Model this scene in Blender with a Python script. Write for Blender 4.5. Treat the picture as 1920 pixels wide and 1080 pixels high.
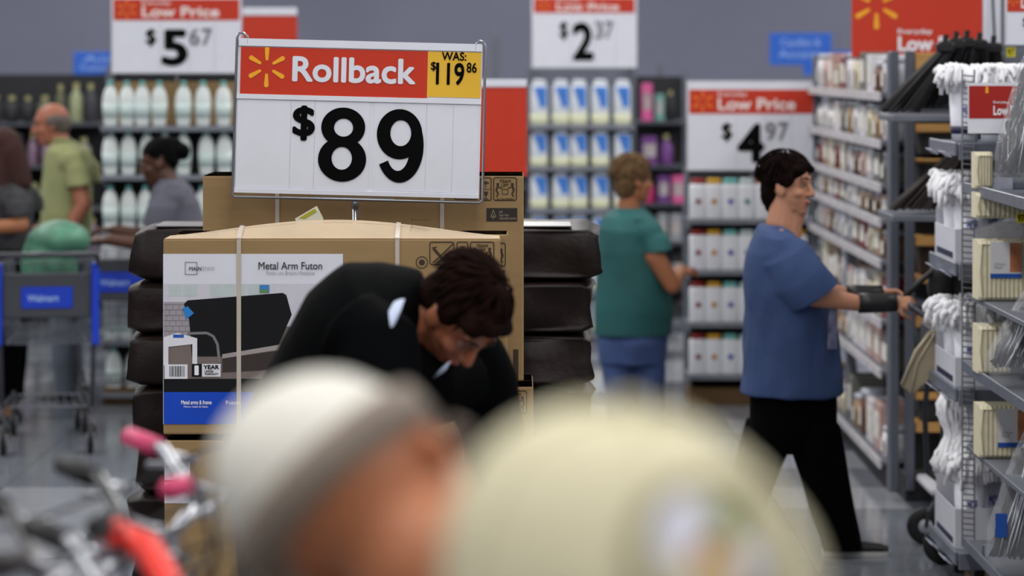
import bpy, bmesh, math, random
from mathutils import Vector, Matrix, Euler, noise
random.seed(7)
R = math.radians
for o in list(bpy.data.objects): bpy.data.objects.remove(o)
SC = bpy.context.scene
COL = SC.collection
# ------------------------------------------------------------------ camera
F, HZ, CH = 5000.0, 120.0, 2.0          # focal length in pixels, horizon row, camera height
cam = bpy.data.cameras.new('camera'); cam.sensor_width = 36; cam.lens = F/1920*36
cam.shift_y = (HZ-540)/1920.0
cam.clip_start = 0.05; cam.clip_end = 200
co = bpy.data.objects.new('camera', cam); COL.objects.link(co)
co.location = (0, 0, CH); co.rotation_euler = (R(90), 0, 0)
cam.dof.use_dof = True; cam.dof.focus_distance = 8.15; cam.dof.aperture_fstop = 2.3
SC.camera = co
# ------------------------------------------------------------------ world, lamps, exposure
w = bpy.data.worlds.new('world'); SC.world = w; w.use_nodes = True
w.node_tree.nodes['Background'].inputs[0].default_value = (0.80, 0.86, 1.0, 1)
w.node_tree.nodes['Background'].inputs[1].default_value = 0.10
def area(x, y, sx, sy, e, col=(1, .985, .96)):
    l = bpy.data.lights.new('ceiling_lamp_row', 'AREA'); l.shape = 'RECTANGLE'; l.size = sx; l.size_y = sy; l.energy = e; l.color = col
    o = bpy.data.objects.new('ceiling_lamp_row', l); COL.objects.link(o); o.location = (x, y, 4.75)
for x in (-8.4, -4.2, 0, 4.2, 8.4): area(x, 12, 0.5, 34, 680)
SC.view_settings.view_transform = 'Standard'; SC.view_settings.look = 'None'
SC.view_settings.gamma = 1; SC.view_settings.use_curve_mapping = False
SC.view_settings.exposure = 0.0
# ------------------------------------------------------------------ helpers
def s_(Y): return F/Y
def P(px, py, Y):
    s = F/Y
    return Vector(((px-960)/s, Y, CH-(py-HZ)/s))
def lin(c):
    return tuple(((v/255)/12.92 if v/255 <= .04045 else ((v/255+.055)/1.055)**2.4) for v in c)
MATS = {}
def mat(name, rgb, rough=.6, metal=0, var=.06, scale=12, bump=0, bscale=60, spec=.5, trans=0, alpha=1, stretch=(1,1,1), coat=0):
    if name in MATS: return MATS[name]
    m = bpy.data.materials.new(name); m.use_nodes = True; MATS[name] = m
    nt = m.node_tree; b = nt.nodes['Principled BSDF']
    c = lin(rgb)
    b.inputs['Roughness'].default_value = rough; b.inputs['Metallic'].default_value = metal
    b.inputs['Specular IOR Level'].default_value = spec
    b.inputs['Transmission Weight'].default_value = trans; b.inputs['Alpha'].default_value = alpha
    b.inputs['Coat Weight'].default_value = coat
    tc = nt.nodes.new('ShaderNodeTexCoord'); mp = nt.nodes.new('ShaderNodeMapping'); mp.inputs['Scale'].default_value = stretch
    nt.links.new(tc.outputs['Object'], mp.inputs[0])
    n = nt.nodes.new('ShaderNodeTexNoise'); n.inputs['Scale'].default_value = scale; n.inputs['Detail'].default_value = 3
    nt.links.new(mp.outputs[0], n.inputs['Vector'])
    rp = nt.nodes.new('ShaderNodeValToRGB')
    rp.color_ramp.elements[0].position = .3; rp.color_ramp.elements[1].position = .7
    rp.color_ramp.elements[0].color = tuple(v*(1-var) for v in c)+(1,)
    rp.color_ramp.elements[1].color = tuple(min(1, v*(1+var)) for v in c)+(1,)
    nt.links.new(n.outputs['Fac'], rp.inputs[0]); nt.links.new(rp.outputs[0], b.inputs['Base Color'])
    if bump:
        n2 = nt.nodes.new('ShaderNodeTexNoise'); n2.inputs['Scale'].default_value = bscale; n2.inputs['Detail'].default_value = 4
        nt.links.new(mp.outputs[0], n2.inputs['Vector'])
        bp = nt.nodes.new('ShaderNodeBump'); bp.inputs['Strength'].default_value = bump; bp.inputs['Distance'].default_value = .01
        nt.links.new(n2.outputs['Fac'], bp.inputs['Height']); nt.links.new(bp.outputs[0], b.inputs['Normal'])
    return m
ORG = {}
def uname(o): return o.name
def orig(o): return ORG.get(o.name, Vector((0, 0, 0)))
def tag(o, label=None, cat=None, group=None, kind=None):
    if label: o['label'] = label
    if cat: o['category'] = cat
    if group: o['group'] = group
    if kind: o['kind'] = kind
    return o
def thing(name, label, cat, loc=(0, 0, 0), group=None):
    o = bpy.data.objects.new(name, None); COL.objects.link(o); o.location = loc; o.empty_display_size = .1
    ORG[o.name] = Vector(loc); return tag(o, label, cat, group)
def obj(name, bm, m, parent=None, loc=None, smooth=False, label=None):
    """link a bmesh (in world coordinates) as one mesh object"""
    off = orig(parent) if parent is not None else Vector(loc or (0, 0, 0))
    if off.length: bmesh.ops.translate(bm, verts=bm.verts, vec=-off)
    bmesh.ops.recalc_face_normals(bm, faces=bm.faces)
    me = bpy.data.meshes.new(name); bm.to_mesh(me); bm.free()
    if smooth:
        for p in me.polygons: p.use_smooth = True
    if isinstance(m, (list, tuple)):
        for k in m: me.materials.append(k)
    else: me.materials.append(m)
    o = bpy.data.objects.new(name, me); COL.objects.link(o)
    if parent is not None: o.parent = parent; ORG[o.name] = off
    else: o.location = off; ORG[o.name] = off
    if label: o['label'] = label
    return o
def B(): return bmesh.new()
def box(bm, x0, x1, y0, y1, z0, z1, bev=0, M=None, seg=1):
    r = bmesh.ops.create_cube(bm, size=1)
    vs = r['verts']
    for v in vs:
        v.co = Vector(((x0+x1)/2+v.co.x*(x1-x0), (y0+y1)/2+v.co.y*(y1-y0), (z0+z1)/2+v.co.z*(z1-z0)))
    if bev:
        es = list({e for v in vs for e in v.link_edges})
        rr = bmesh.ops.bevel(bm, geom=es, offset=bev, segments=seg, profile=.5, affect='EDGES')
        vs = list({v for f in rr['faces'] for v in f.verts} | {v for v in vs if v.is_valid})
    if M is not None:
        for v in vs: v.co = M @ v.co
    return bm
def rings(bm, rs, n=16, closed=False, power=1.0):
    """loft ellipse rings (centre, u, v)"""
    prev = None; first = None
    for c, u, v in rs:
        ring = []
        for i in range(n):
            a = 2*math.pi*i/n
            ca, sa = math.cos(a), math.sin(a)
            if power != 1:
                ca = math.copysign(abs(ca)**power, ca); sa = math.copysign(abs(sa)**power, sa)
            ring.append(bm.verts.new(Vector(c)+Vector(u)*ca+Vector(v)*sa))
        if prev:
            for i in range(n): bm.faces.new((prev[i], prev[(i+1) % n], ring[(i+1) % n], ring[i]))
        else: first = ring
        prev = ring
    if closed == 'open': return bm
    bm.faces.new(first[::-1]); bm.faces.new(prev)
    return bm
def basis(d):
    d = Vector(d).normalized(); a = Vector((0, 0, 1)) if abs(d.z) < .9 else Vector((1, 0, 0))
    u = d.cross(a).normalized(); return u, d.cross(u).normalized()
def cap(bm, p0, r0, p1, r1, n=14, flat=1.0):
    p0, p1 = Vector(p0), Vector(p1); d = p1-p0
    if d.length < 1e-6: d = Vector((0, 0, 1e-4))
    u, v = basis(d); dn = d.normalized(); rs = []
    for k in range(1, 5):
        a = R(90*k/4); rs.append((p0-dn*r0*math.cos(a), u*r0*math.sin(a), v*r0*math.sin(a)*flat))
    for k in range(4, 0, -1):
        a = R(90*k/4); rs.append((p1+dn*r1*math.cos(a), u*r1*math.sin(a), v*r1*math.sin(a)*flat))
    return rings(bm, rs, n)
def ell(bm, c, r, M=None, sub=3):
    rr = bmesh.ops.create_icosphere(bm, subdivisions=sub, radius=1)
    for v in rr['verts']:
        p = Vector((v.co.x*r[0], v.co.y*r[1], v.co.z*r[2]))
        if M is not None: p = M @ p
        v.co = p+Vector(c)
    return bm
def tube(bm, pts, r, n=6, closed=False):
    pts = [Vector(p) for p in pts]; L = len(pts); u = None; rs = []
    rad = r if isinstance(r, (list, tuple)) else [r]*L
    for i, p in enumerate(pts):
        a = pts[(i-1) % L] if closed else pts[max(i-1, 0)]
        b = pts[(i+1) % L] if closed else pts[min(i+1, L-1)]
        t = (b-a).normalized()
        if u is None: u, _ = basis(t)
        u = (u-t*u.dot(t))
        if u.length < 1e-5: u, _ = basis(t)
        u.normalize(); rs.append((p, u*rad[i], t.cross(u)*rad[i]))
    if closed: rs.append(rs[0])
    return rings(bm, rs, n, closed='open' if closed else False)
def arc(c, r, a0, a1, n, U=(1, 0, 0), V=(0, 0, 1)):
    return [Vector(c)+Vector(U)*r*math.cos(R(a0+(a1-a0)*i/n))+Vector(V)*r*math.sin(R(a0+(a1-a0)*i/n)) for i in range(n+1)]
def lathe(bm, prof, c=(0, 0, 0), n=14, sx=1, sy=1):
    return rings(bm, [(Vector((c[0], c[1], c[2]+z)), Vector((r*sx, 0, 0)), Vector((0, r*sy, 0))) for r, z in prof], n)
def poly(bm, pts, th=0):
    """polygon from 3-D points, with thickness towards +Y"""
    a = [bm.verts.new(Vector(p)) for p in pts]
    f = bm.faces.new(a)
    if th:
        b = [bm.verts.new(Vector(p)+Vector((0, th, 0))) for p in pts]
        bm.faces.new(b[::-1])
        for i in range(len(a)):
            j = (i+1) % len(a); bm.faces.new((a[j], a[i], b[i], b[j]))
    return bm
def rectp(bm, x0, x1, z0, z1, y, th=.001):
    return box(bm, x0, x1, y-th, y, z0, z1)
def annulus(bm, cx, cz, rx, rz, hx, hz, ix, iz, y, a0=0, a1=360, n=48, hx2=None):
    va = vb = None
    for i in range(n+1):
        a = R(a0+(a1-a0)*i/n)
        o = bm.verts.new((cx+rx*math.cos(a), y, cz+rz*math.sin(a))); k = bm.verts.new((hx+ix*math.cos(a), y, hz+iz*math.sin(a)))
        if va: bm.faces.new((va, o, k, vb))
        va, vb = o, k
    return bm
def text_bm(body, x0, x1, z0, z1, y, bold=0.0, th=.0006, M=None, shear=0):
    cu = bpy.data.curves.new('t', 'FONT'); cu.body = body; cu.size = 1; cu.resolution_u = 4; cu.shear = shear
    cu.space_line = .85
    ob = bpy.data.objects.new('t', cu); COL.objects.link(ob)
    dg = bpy.context.evaluated_depsgraph_get(); dg.update()
    me = bpy.data.meshes.new_from_object(ob.evaluated_get(dg))
    bpy.data.objects.remove(ob)
    bm = B(); bm.from_mesh(me); bpy.data.meshes.remove(me)
    xs = [v.co.x for v in bm.verts]; ys = [v.co.y for v in bm.verts]
    ax, bx_, ay, by = min(xs), max(xs), min(ys), max(ys)
    for v in bm.verts:
        v.co = Vector((x0+(v.co.x-ax)/(bx_-ax)*(x1-x0), y, z0+(v.co.y-ay)/(by-ay)*(z1-z0)))
    if bold:
        k = bold*(x1-x0)/(bx_-ax)*1.0; kz = bold*(z1-z0)/(by-ay); me = bpy.data.meshes.new('b'); bm.to_mesh(me)
        for v in bm.verts: v.co.x = x0+k+(v.co.x-x0)*(x1-x0-2*k)/(x1-x0); v.co.z = z0+kz+(v.co.z-z0)*(z1-z0-2*kz)/(z1-z0)
        bm.to_mesh(me); n0 = 0
        for i in range(8):
            c2 = B(); c2.from_mesh(me)
            bmesh.ops.translate(c2, verts=c2.verts, vec=(k*math.cos(i*math.pi/4), -.00008*(i+1), kz*math.sin(i*math.pi/4))); merge(bm, c2)
        bpy.data.meshes.remove(me)
    if M is not None: bm.transform(M)
    return bm
def merge(bm, other):
    me = bpy.data.meshes.new('tmp'); other.to_mesh(me); other.free(); bm.from_mesh(me); bpy.data.meshes.remove(me); return bm
def remesh(name, bm, m, parent, voxel=.008, smooth=3, disp=0, dfreq=6, dstretch=(1, 1, 1), label=None, fine=0, ffreq=60):
    bmesh.ops.recalc_face_normals(bm, faces=bm.faces)
    me = bpy.data.meshes.new('tmp'); bm.to_mesh(me); bm.free()
    ob = bpy.data.objects.new('tmp', me); COL.objects.link(ob)
    md = ob.modifiers.new('r', 'REMESH'); md.mode = 'VOXEL'; md.voxel_size = voxel
    if smooth:
        sm = ob.modifiers.new('s', 'SMOOTH'); sm.iterations = smooth; sm.factor = .5
    dg = bpy.context.evaluated_depsgraph_get(); dg.update()
    me2 = bpy.data.meshes.new_from_object(ob.evaluated_get(dg))
    bpy.data.objects.remove(ob)
    b2 = B(); b2.from_mesh(me2); bpy.data.meshes.remove(me2)
    if disp or fine:
        b2.normal_update()
        for v in b2.verts:
            q = Vector((v.co.x*dstretch[0], v.co.y*dstretch[1], v.co.z*dstretch[2]))
            d = noise.noise(q*dfreq)*disp
            if fine: d += noise.noise(q*ffreq)*fine
            v.co += v.normal*d
    return obj(name, b2, m, parent, smooth=True, label=label)
def kids(o): return [c for c in bpy.data.objects if c.parent == o]
def dup(o, parent=None, loc=None, label=None, group=None, ch=None):
    """copy a thing with copies of its parts and sub-parts"""
    tree = ch if ch is not None else {}
    def cp(a, par):
        c = a.copy(); COL.objects.link(c)
        if par is not None: c.parent = par
        for k in tree.get(a.name, []): cp(k, c)
        return c
    c = cp(o, parent)
    if loc is not None: c.location = loc
    if label: c['label'] = label
    if group: c['group'] = group
    return c
def tree_of(o):
    t = {}
    def rec(a):
        ks = [c for c in COL.objects if c.parent == a]
        t[a.name] = ks
        for k in ks: rec(k)
    rec(o); return t
ORDS = ['leftmost']+[k+' from left' for k in 'second third fourth fifth sixth seventh eighth ninth tenth eleventh twelfth thirteenth fourteenth'.split()]
ORDT = 'top second third fourth fifth sixth seventh eighth ninth'.split()
# ------------------------------------------------------------------ materials
WHITE = mat('sign_white', (226, 228, 238), .45, var=.02)
RED = mat('sign_red', (198, 46, 10), .5, var=.03)
YEL = mat('spark_yellow', (246, 170, 30), .5, var=.02)
TAGY = mat('tag_yellow', (235, 185, 50), .5, var=.05, scale=4)
INK = mat('black_ink', (6, 6, 8), .8, var=.02, spec=.08)
GINK = mat('grey_ink', (120, 122, 130), .6, var=.02)
WINK = mat('white_ink', (240, 240, 245), .6, var=.02)
STEEL = mat('steel_wire', (150, 152, 158), .35, .8, var=.05)
GREY = mat('shelf_grey', (104, 108, 118), .5, .1, var=.08)
LGREY = mat('shelf_light', (176, 180, 190), .5, .1, var=.06)
DARK = mat('dark_back', (32, 33, 38), .7, var=.2)
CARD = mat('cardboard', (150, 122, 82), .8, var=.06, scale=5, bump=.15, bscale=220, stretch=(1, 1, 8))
CARDT_LIT = mat('cardboard_top_lit', (236, 218, 190), .8, var=.06, scale=6, bump=.1, bscale=120)  # paler cardboard: overhead light on carton tops painted into the colour
CINK = mat('carton_ink', (58, 42, 26), .8, var=.1)
BLUE = mat('print_blue', (10, 70, 190), .4, var=.05)
PBLK = mat('print_black', (10, 11, 15), .5, var=.05, spec=.3)
BLKPL = mat('black_plastic', (12, 12, 14), .5, var=.1)
RUB = mat('rubber', (18, 18, 20), .6, var=.1)
CHROME = mat('chrome', (205, 208, 215), .18, 1, var=.03)
WOOD = mat('pine_board', (186, 140, 78), .6, var=.15, scale=8, stretch=(1, 1, 10))
BSIGN = mat('aisle_sign_blue', (38, 100, 205), .5, var=.03)
# ------------------------------------------------------------------ setting
FLOORM = mat('floor_base', (88, 90, 96), .25, var=.05)
bm = B(); box(bm, -14, 14, -6, 30, -.1, -.004); floor = obj('floor', bm, FLOORM); tag(floor, kind='structure')
tint = [mat('floor_tile_light', (146, 149, 156), .12, var=.05, scale=9), mat('floor_tile_mid', (112, 116, 124), .12, var=.10, scale=7), mat('floor_tile_slate', (84, 88, 98), .12, var=.12, scale=7)]
tms = []
for t in tint:
    bm = B(); box(bm, -.298, .298, -.298, .298, -.004, 0, .002)
    me = bpy.data.meshes.new('floor_tile'); bm.to_mesh(me); bm.free(); me.materials.append(t); tms.append(me)
rest = B(); rnd = random.Random(3)
for iy in range(-10, 50):
    for ix in range(-23, 23):
        cx, cy = ix*.6+.3, iy*.6+.3
        k = rnd.choices((0, 1, 2), (3, 5, 3))[0]
        if -4 < cx < 3.8 and 9.2 < cy < 20 and (abs(cx)/cy < .235):
            t = bpy.data.objects.new('floor_tile', tms[k]); COL.objects.link(t); t.parent = floor; t.location = (cx, cy, 0)
        else:
            n0 = len(rest.faces); z = 0
            vs = [rest.verts.new((cx+a*.298, cy+b*.298, 0)) for a, b in ((-1, -1), (1, -1), (1, 1), (-1, 1))]
            f = rest.faces.new(vs); f.material_index = k
o = obj('floor_tiling', rest, tint, floor); o['kind'] = 'stuff'
WALLM = mat('wall_paint', (120, 122, 140), .8, var=.03, scale=1)
CEILM = mat('ceiling_paint', (200, 202, 208), .9, var=.03)
for nm, a in (('wall_back', (-14, 14, 30, 30.2, 0, 5)), ('wall_left', (-14.2, -14, -6, 30, 0, 5)), ('wall_right', (14, 14.2, -6, 30, 0, 5))):
    bm = B(); box(bm, *a); tag(obj(nm, bm, WALLM), kind='structure')
bm = B(); box(bm, -14, 14, -6, 30, 5, 5.1); tag(obj('ceiling', bm, CEILM), kind='structure')
# ------------------------------------------------------------------ signs
def spark_bm(cx, cz, r, y, th=.001):
    bm = B()
    for a in (90, 30, 150, 210, 330, 270):
        d = Vector((math.cos(R(a)), 0, math.sin(R(a)))); n = Vector((-d.z, 0, d.x))
        pts = []
        for t, wd in ((.36, .07), (.9, .115)):
            pts.append((t, wd))
        L = [Vector((cx, y, cz))+d*(r*t)+n*(r*w_) for t, w_ in pts]
        tip = [Vector((cx, y, cz))+d*(r*(.9+.1*math.sin(R(b))))+n*(r*.115*math.cos(R(b))) for b in range(20, 180, 20)]
        Rr = [Vector((cx, y, cz))+d*(r*t)-n*(r*w_) for t, w_ in reversed(pts)]
        base = [Vector((cx, y, cz))+d*(r*(.36-.04*math.sin(R(b))))-n*(r*.07*math.cos(R(b))) for b in (45, 90, 135)]
        poly(bm, L+tip+Rr+base, th)
    return bm
def wire_frame_sign_front(): pass
Y0 = 8.3
root_c = P(667, 365, Y0)
sg = thing('price_sign', 'large white Rollback sign priced $89 with red header above the cardboard cartons', 'sign', (root_c.x, Y0, .14))
def q(px, py, dy=0): return P(px, py-(px-667)*.0, Y0+dy)
ROLL = Matrix.Translation(Vector((root_c.x, Y0, root_c.z))) @ Matrix.Rotation(R(1.45), 4, 'Y') @ Matrix.Translation(-Vector((root_c.x, Y0, root_c.z)))
def sobj(name, bm, m, par=sg, **k):
    bm.transform(ROLL); return obj(name, bm, m, par, **k)
def srect(px0, py0, px1, py1, dy, th=.002):
    bm = B(); a = P(px0, py1, Y0); b = P(px1, py0, Y0); box(bm, a.x, b.x, Y0+dy-th, Y0+dy, a.z, b.z); return bm
# vertical coordinates below: the sign as if level, pivot (667,365)
# left edge is drawn 6 px higher in the photograph, right edge 6 px lower
board = sobj('sign_board', srect(440, 80, 898, 366, 0, .012), WHITE)
sobj('header_panel', srect(446, 93, 796, 181, -.013, .002), RED)
sobj('was_panel', srect(796, 93, 896, 178, -.013, .002), TAGY, label='yellow was price insert')
for (a, b_, c, d) in ((442, 77, 897, 91), (440, 181, 898, 190), (440, 358, 898, 366)):
    sobj('channel_rail', srect(a, b_, c, d, -.012, .006), WHITE)
for a, b_ in ((442, 542), (543, 587), (588, 690), (698, 796), (797, 846), (847, 894)):
    sobj('price_card', srect(a, 191, b_, 356, -.0125, .0012), WHITE)
c = P(495, 128+2, Y0); sobj('spark_logo', spark_bm(c.x, c.z, 38/s_(Y0), Y0-.0165), YEL)
def stext(body, px0, py0, px1, py1, m, bold=0, name='lettering', dy=-.0165, par=sg):
    a = P(px0, py1, Y0); b = P(px1, py0, Y0)
    return sobj(name, text_bm(body, a.x, b.x, a.z, b.z, Y0+dy, bold), m, par)
stext('Rollback', 543, 108, 774, 156, WHITE, .026)
stext('WAS:', 822, 93, 868, 109, INK, .02)
stext('$', 802, 112, 812, 130, INK, .015)
stext('119', 812, 113, 865, 155, INK, .02)
stext('86', 869, 112, 888, 131, INK, .015)
stext('$', 546, 200, 588, 266, INK, .028)
def zz(zx, zy): # zoom coordinates to sign pixels
    return 420+zx/3.086, 40+zy/3.086
def d89():
    k = 3.086; s = s_(Y0); y = Y0-.0165
    def C(zx, zy, dyp=0):
        px, py = zz(zx, zy); v = P(px, py-(px-667)*.0253+dyp, Y0); return v.x, v.z
    e = B()
    x, z = C(682, 612); hx, hz = C(684, 614); annulus(e, x, z, 127/k/s, 114/k/s, hx, hz, 55/k/s, 52/k/s, y)
    x, z = C(680, 797); hx, hz = C(678, 791); annulus(e, x, z, 139/k/s, 129/k/s, hx, hz, 59/k/s, 66/k/s, y-.0006)
    sobj('price_digit', e, INK)
    e = B()
    x, z = C(1008, 652); hx, hz = C(1015, 646); annulus(e, x, z, 131/k/s, 145/k/s, hx, hz, 60/k/s, 75/k/s, y)
    x, z = C(1012, 720); hx, hz = C(1002, 742); annulus(e, x, z, 137/k/s, 212/k/s, hx, hz, 66/k/s, 122/k/s, y-.0003, 0, -149)
    hx, hz = C(1015, 646); annulus(e, x, z, 137/k/s, 212/k/s, hx, hz, 61/k/s, 76/k/s, y-.0004, 55, -15)
    sobj('price_digit', e, INK)
d89()
# wire holder
wf = B()
pts = []
for px, py in ((458, 90), (457, 76), (450, 70), (441, 71), (438, 80), (437, 372), (440, 377), (900, 377), (905, 372), (903, 84), (899, 75), (892, 74), (886, 80), (885, 92)):
    p = P(px, py-3, Y0); p.y = Y0-.014; pts.append(p)
sobj('wire_frame', tube(wf, pts, .0042, 8), STEEL, smooth=True)
wf = B(); a = P(590, 372, Y0); b = P(740, 372, Y0); a.y = b.y = Y0-.006; tube(wf, [a, b], .004); sobj('clamp_rod', wf, STEEL)
wf = B(); a = P(666, 372, Y0); tube(wf, [(a.x, Y0, a.z), (a.x, Y0, .148)], .009, 12); obj('pole', wf, CHROME, sg, smooth=True)
wf = B(); lathe(wf, [(.012, 0), (.012, .03)], (a.x, Y0, a.z-.03)); obj('pole_collar', wf, STEEL, sg, smooth=True)
wf = B(); box(wf, a.x-.06, a.x+.06, Y0-.06, Y0+.06, .1385, .149, .002); obj('pole_foot', wf, STEEL, sg)

# ------------------------------------------------------------------ futon cartons
def carton(name, label, px0, px1, py0, py1, Y, d, bulge=0, parts=None, group=None, zz_=None):
    s = s_(Y)
    x0, x1 = (px0-960)/s, (px1-960)/s; z1 = CH-(py0-HZ)/s; z0 = CH-(py1-HZ)/s
    if zz_: z0, z1 = zz_
    t = thing(name, label, 'box', ((x0+x1)/2, Y, z0), group)
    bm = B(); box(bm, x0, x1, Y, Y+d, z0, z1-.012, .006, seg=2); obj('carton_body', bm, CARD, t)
    # top flaps: two flaps meeting along the length, bulging up
    for fl in (0, 1):
        bm = B(); n = 24; m_ = 6; y0_ = Y+.001+fl*(d/2-.0015); G = []
        for i in range(n+1):
            row = []
            for j in range(m_+1):
                u = i/n; v = j/m_; yy = y0_+v*(d/2-.003)
                vv = min(1, (yy-Y)/d)
                hgt = bulge*math.sin(math.pi*u)**1.3*math.sin(min(1, vv*1.1)*math.pi*.62)
                row.append(bm.verts.new((x0+.003+u*(x1-x0-.006), yy, z1-.012+hgt)))
            G.append(row)
        for i in range(n):
            for j in range(m_): bm.faces.new((G[i][j], G[i+1][j], G[i+1][j+1], G[i][j+1]))
        r_ = bmesh.ops.solidify(bm, geom=list(bm.faces), thickness=-.006)
        obj('top_flap', bm, CARDT_LIT, t, smooth=False)
    return t, (x0, x1, z0, z1, s)
def strap(t, px, Y, d, z0, z1, bulge=0, x0=None, x1=None):
    s = s_(Y); x = (px-960)/s; u = (x-x0)/(x1-x0) if x0 is not None else .5
    bm = B(); w2 = .0065; top = []
    box(bm, x-w2, x+w2, Y-.0036, Y-.0026, z0+.004, z1-.011)
    for k in range(9):
        v = k/8; top.append((x, Y-.0036+v*(d+.003), z1-.0095+bulge*math.sin(math.pi*u)**1.3*math.sin(min(1, v*1.1)*math.pi*.62)))
    tube(bm, [(x, Y-.0036, z1-.012)]+top, .002, 4)
    for v_ in bm.verts:
        if v_.co.z > z1-.0145: v_.co.x = x+math.copysign(w2, v_.co.x-x)
    return obj('packing_strap', bm, mat('strap_plastic', (190, 180, 168), .35, var=.05), t)
def rrect(bm, x0, x1, z0, z1, y, r, w_):
    """rounded outline"""
    def loop(e):
        L = []
        for cx, cz, a0 in ((x1-r, z1-r, 0), (x0+r, z1-r, 90), (x0+r, z0+r, 180), (x1-r, z0+r, 270)):
            for k in range(6):
                a = R(a0+18*k); L.append(bm.verts.new((cx+(r-e)*math.cos(a), y, cz+(r-e)*math.sin(a))))
        return L
    A, Bb = loop(0), loop(w_); n = len(A)
    for i in range(n): bm.faces.new((A[i], A[(i+1) % n], Bb[(i+1) % n], Bb[i]))
def bar2(bm, a, b, w_, y):
    a, b = Vector((a[0], y, a[1])), Vector((b[0], y, b[1])); d = (b-a).normalized(); n = Vector((-d.z, 0, d.x))*w_/2
    poly(bm, [a+n, b+n, b-n, a-n])
def disc(bm, cx, cz, r, y, n=14, rz=None):
    poly(bm, [(cx+r*math.cos(2*math.pi*i/n), y, cz+(rz or r)*math.sin(2*math.pi*i/n)) for i in range(n)])
def px2(px, py, Y): v = P(px, py, Y); return v.x, v.z
def icons(t, Y, X0, Y0p, k, which=('cut', 'umb', 'team'), m=CINK):
    """printed handling marks; X0,Y0p = photo pixel of left top corner, k = pixel scale"""
    s = s_(Y); y = Y-.0012
    def C(u, v): p = P(X0+u*k, Y0p+v*k, Y); return p.x, p.z
    def L(v): return v*k/s
    if 'cut' in which:
        bm = B(); a = C(0, 44); b = C(47, 0); rrect(bm, a[0], b[0], a[1], b[1], y, L(5), L(2))
        bar2(bm, C(46, 3), C(6, 40), L(2), y-.0002); bar2(bm, C(8, 13), C(26, 34), L(5), y-.0003); bar2(bm, C(5, 12), C(14, 10), L(2), y)
        obj('no_knife_mark', bm, m, t)
    if 'umb' in which:
        bm = B(); a = C(51, 46); b = C(73, 0); rrect(bm, a[0], b[0], a[1], b[1], y, L(4), L(2))
        a = C(53, 24); b = C(71, 23); rectp(bm, a[0], b[0], a[1], b[1], y, .0002)
        cx, cz = C(62, 13); poly(bm, [(cx+L(6)*math.cos(R(aa)), y, cz+L(5)*math.sin(R(aa))) for aa in range(0, 181, 20)]); bar2(bm, C(62, 10), C(62, 21), L(1.5), y-.0002)
        poly(bm, [(C(57, 28)[0], y, C(57, 28)[1]), (C(67, 28)[0], y, C(67, 28)[1]), (C(64, 36)[0], y, C(64, 36)[1]), (C(60, 36)[0], y, C(60, 36)[1])]); bar2(bm, C(62, 36), C(62, 42), L(1.5), y-.0002); bar2(bm, C(58, 42), C(66, 42), L(1.5), y-.0003)
        obj('umbrella_and_glass_mark', bm, m, t)
    if 'team' in which:
        bm = B(); a = C(76, 46); b = C(122, 0); rrect(bm, a[0], b[0], a[1], b[1], y, L(5), L(2))
        for sx in (-1, 1):
            cx = 99+sx*14; p = C(cx, 14); disc(bm, p[0], p[1], L(3), y)
            bar2(bm, C(cx, 16), C(cx+sx*3, 26), L(4), y-.0002); bar2(bm, C(cx+sx*3, 26), C(cx-sx*1, 33), L(3), y-.0003); bar2(bm, C(cx-sx, 33), C(cx+sx*3, 38), L(2.4), y-.0004)
            bar2(bm, C(cx, 18), C(99+sx*6, 22), L(2), y-.0005)
        a = C(93, 34); b = C(105, 23); rrect(bm, a[0], b[0], a[1], b[1], y, L(1), L(1.3))
        merge(bm, text_bm('TEAM', C(88, 11)[0], C(110, 11)[0], C(88, 11)[1], C(88, 5)[1], y-.0004, .02))
        merge(bm, text_bm('LIFT', C(92, 19)[0], C(106, 11)[0], C(92, 19)[1], C(92, 13)[1], y-.0004, .02))
        merge(bm, text_bm('Two Team Members', C(82, 43)[0], C(116, 11)[0], C(82, 44)[1], C(82, 40)[1], y-.0004, .01))
        obj('team_lift_mark', bm, m, t)
# front stack
YF = 7.9
fb, (fx0, fx1, fz0, fz1, fs) = carton('futon_carton', 'tan futon carton with printed sofa label, topmost in the front stack', 306, 938, 440, 815, YF, .15, .05)
strap(fb, 448, YF, .15, fz0, fz1, .05, fx0, fx1); strap(fb, 745, YF, .15, fz0, fz1, .05, fx0, fx1)
icons(fb, YF, 805, 453, 1.0)
bm = B(); a = P(791, 492, YF); rrect(bm, a.x-.018, a.x+.018, a.z-.018, a.z+.018, YF-.0012, .017, .0025); disc(bm, a.x, a.z, .009, YF-.0012); obj('recycle_mark', bm, CINK, fb)
bm = text_bm('Futon', P(770, 424, YF).x, P(805, 424, YF).x, 0, .04, 0, .01, th=.0004)
for v in bm.verts: v.co = Vector((v.co.x, YF+.045+v.co.z*1.2, fz1+.006+.034))
obj('flap_print', bm, CINK, fb)
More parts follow.
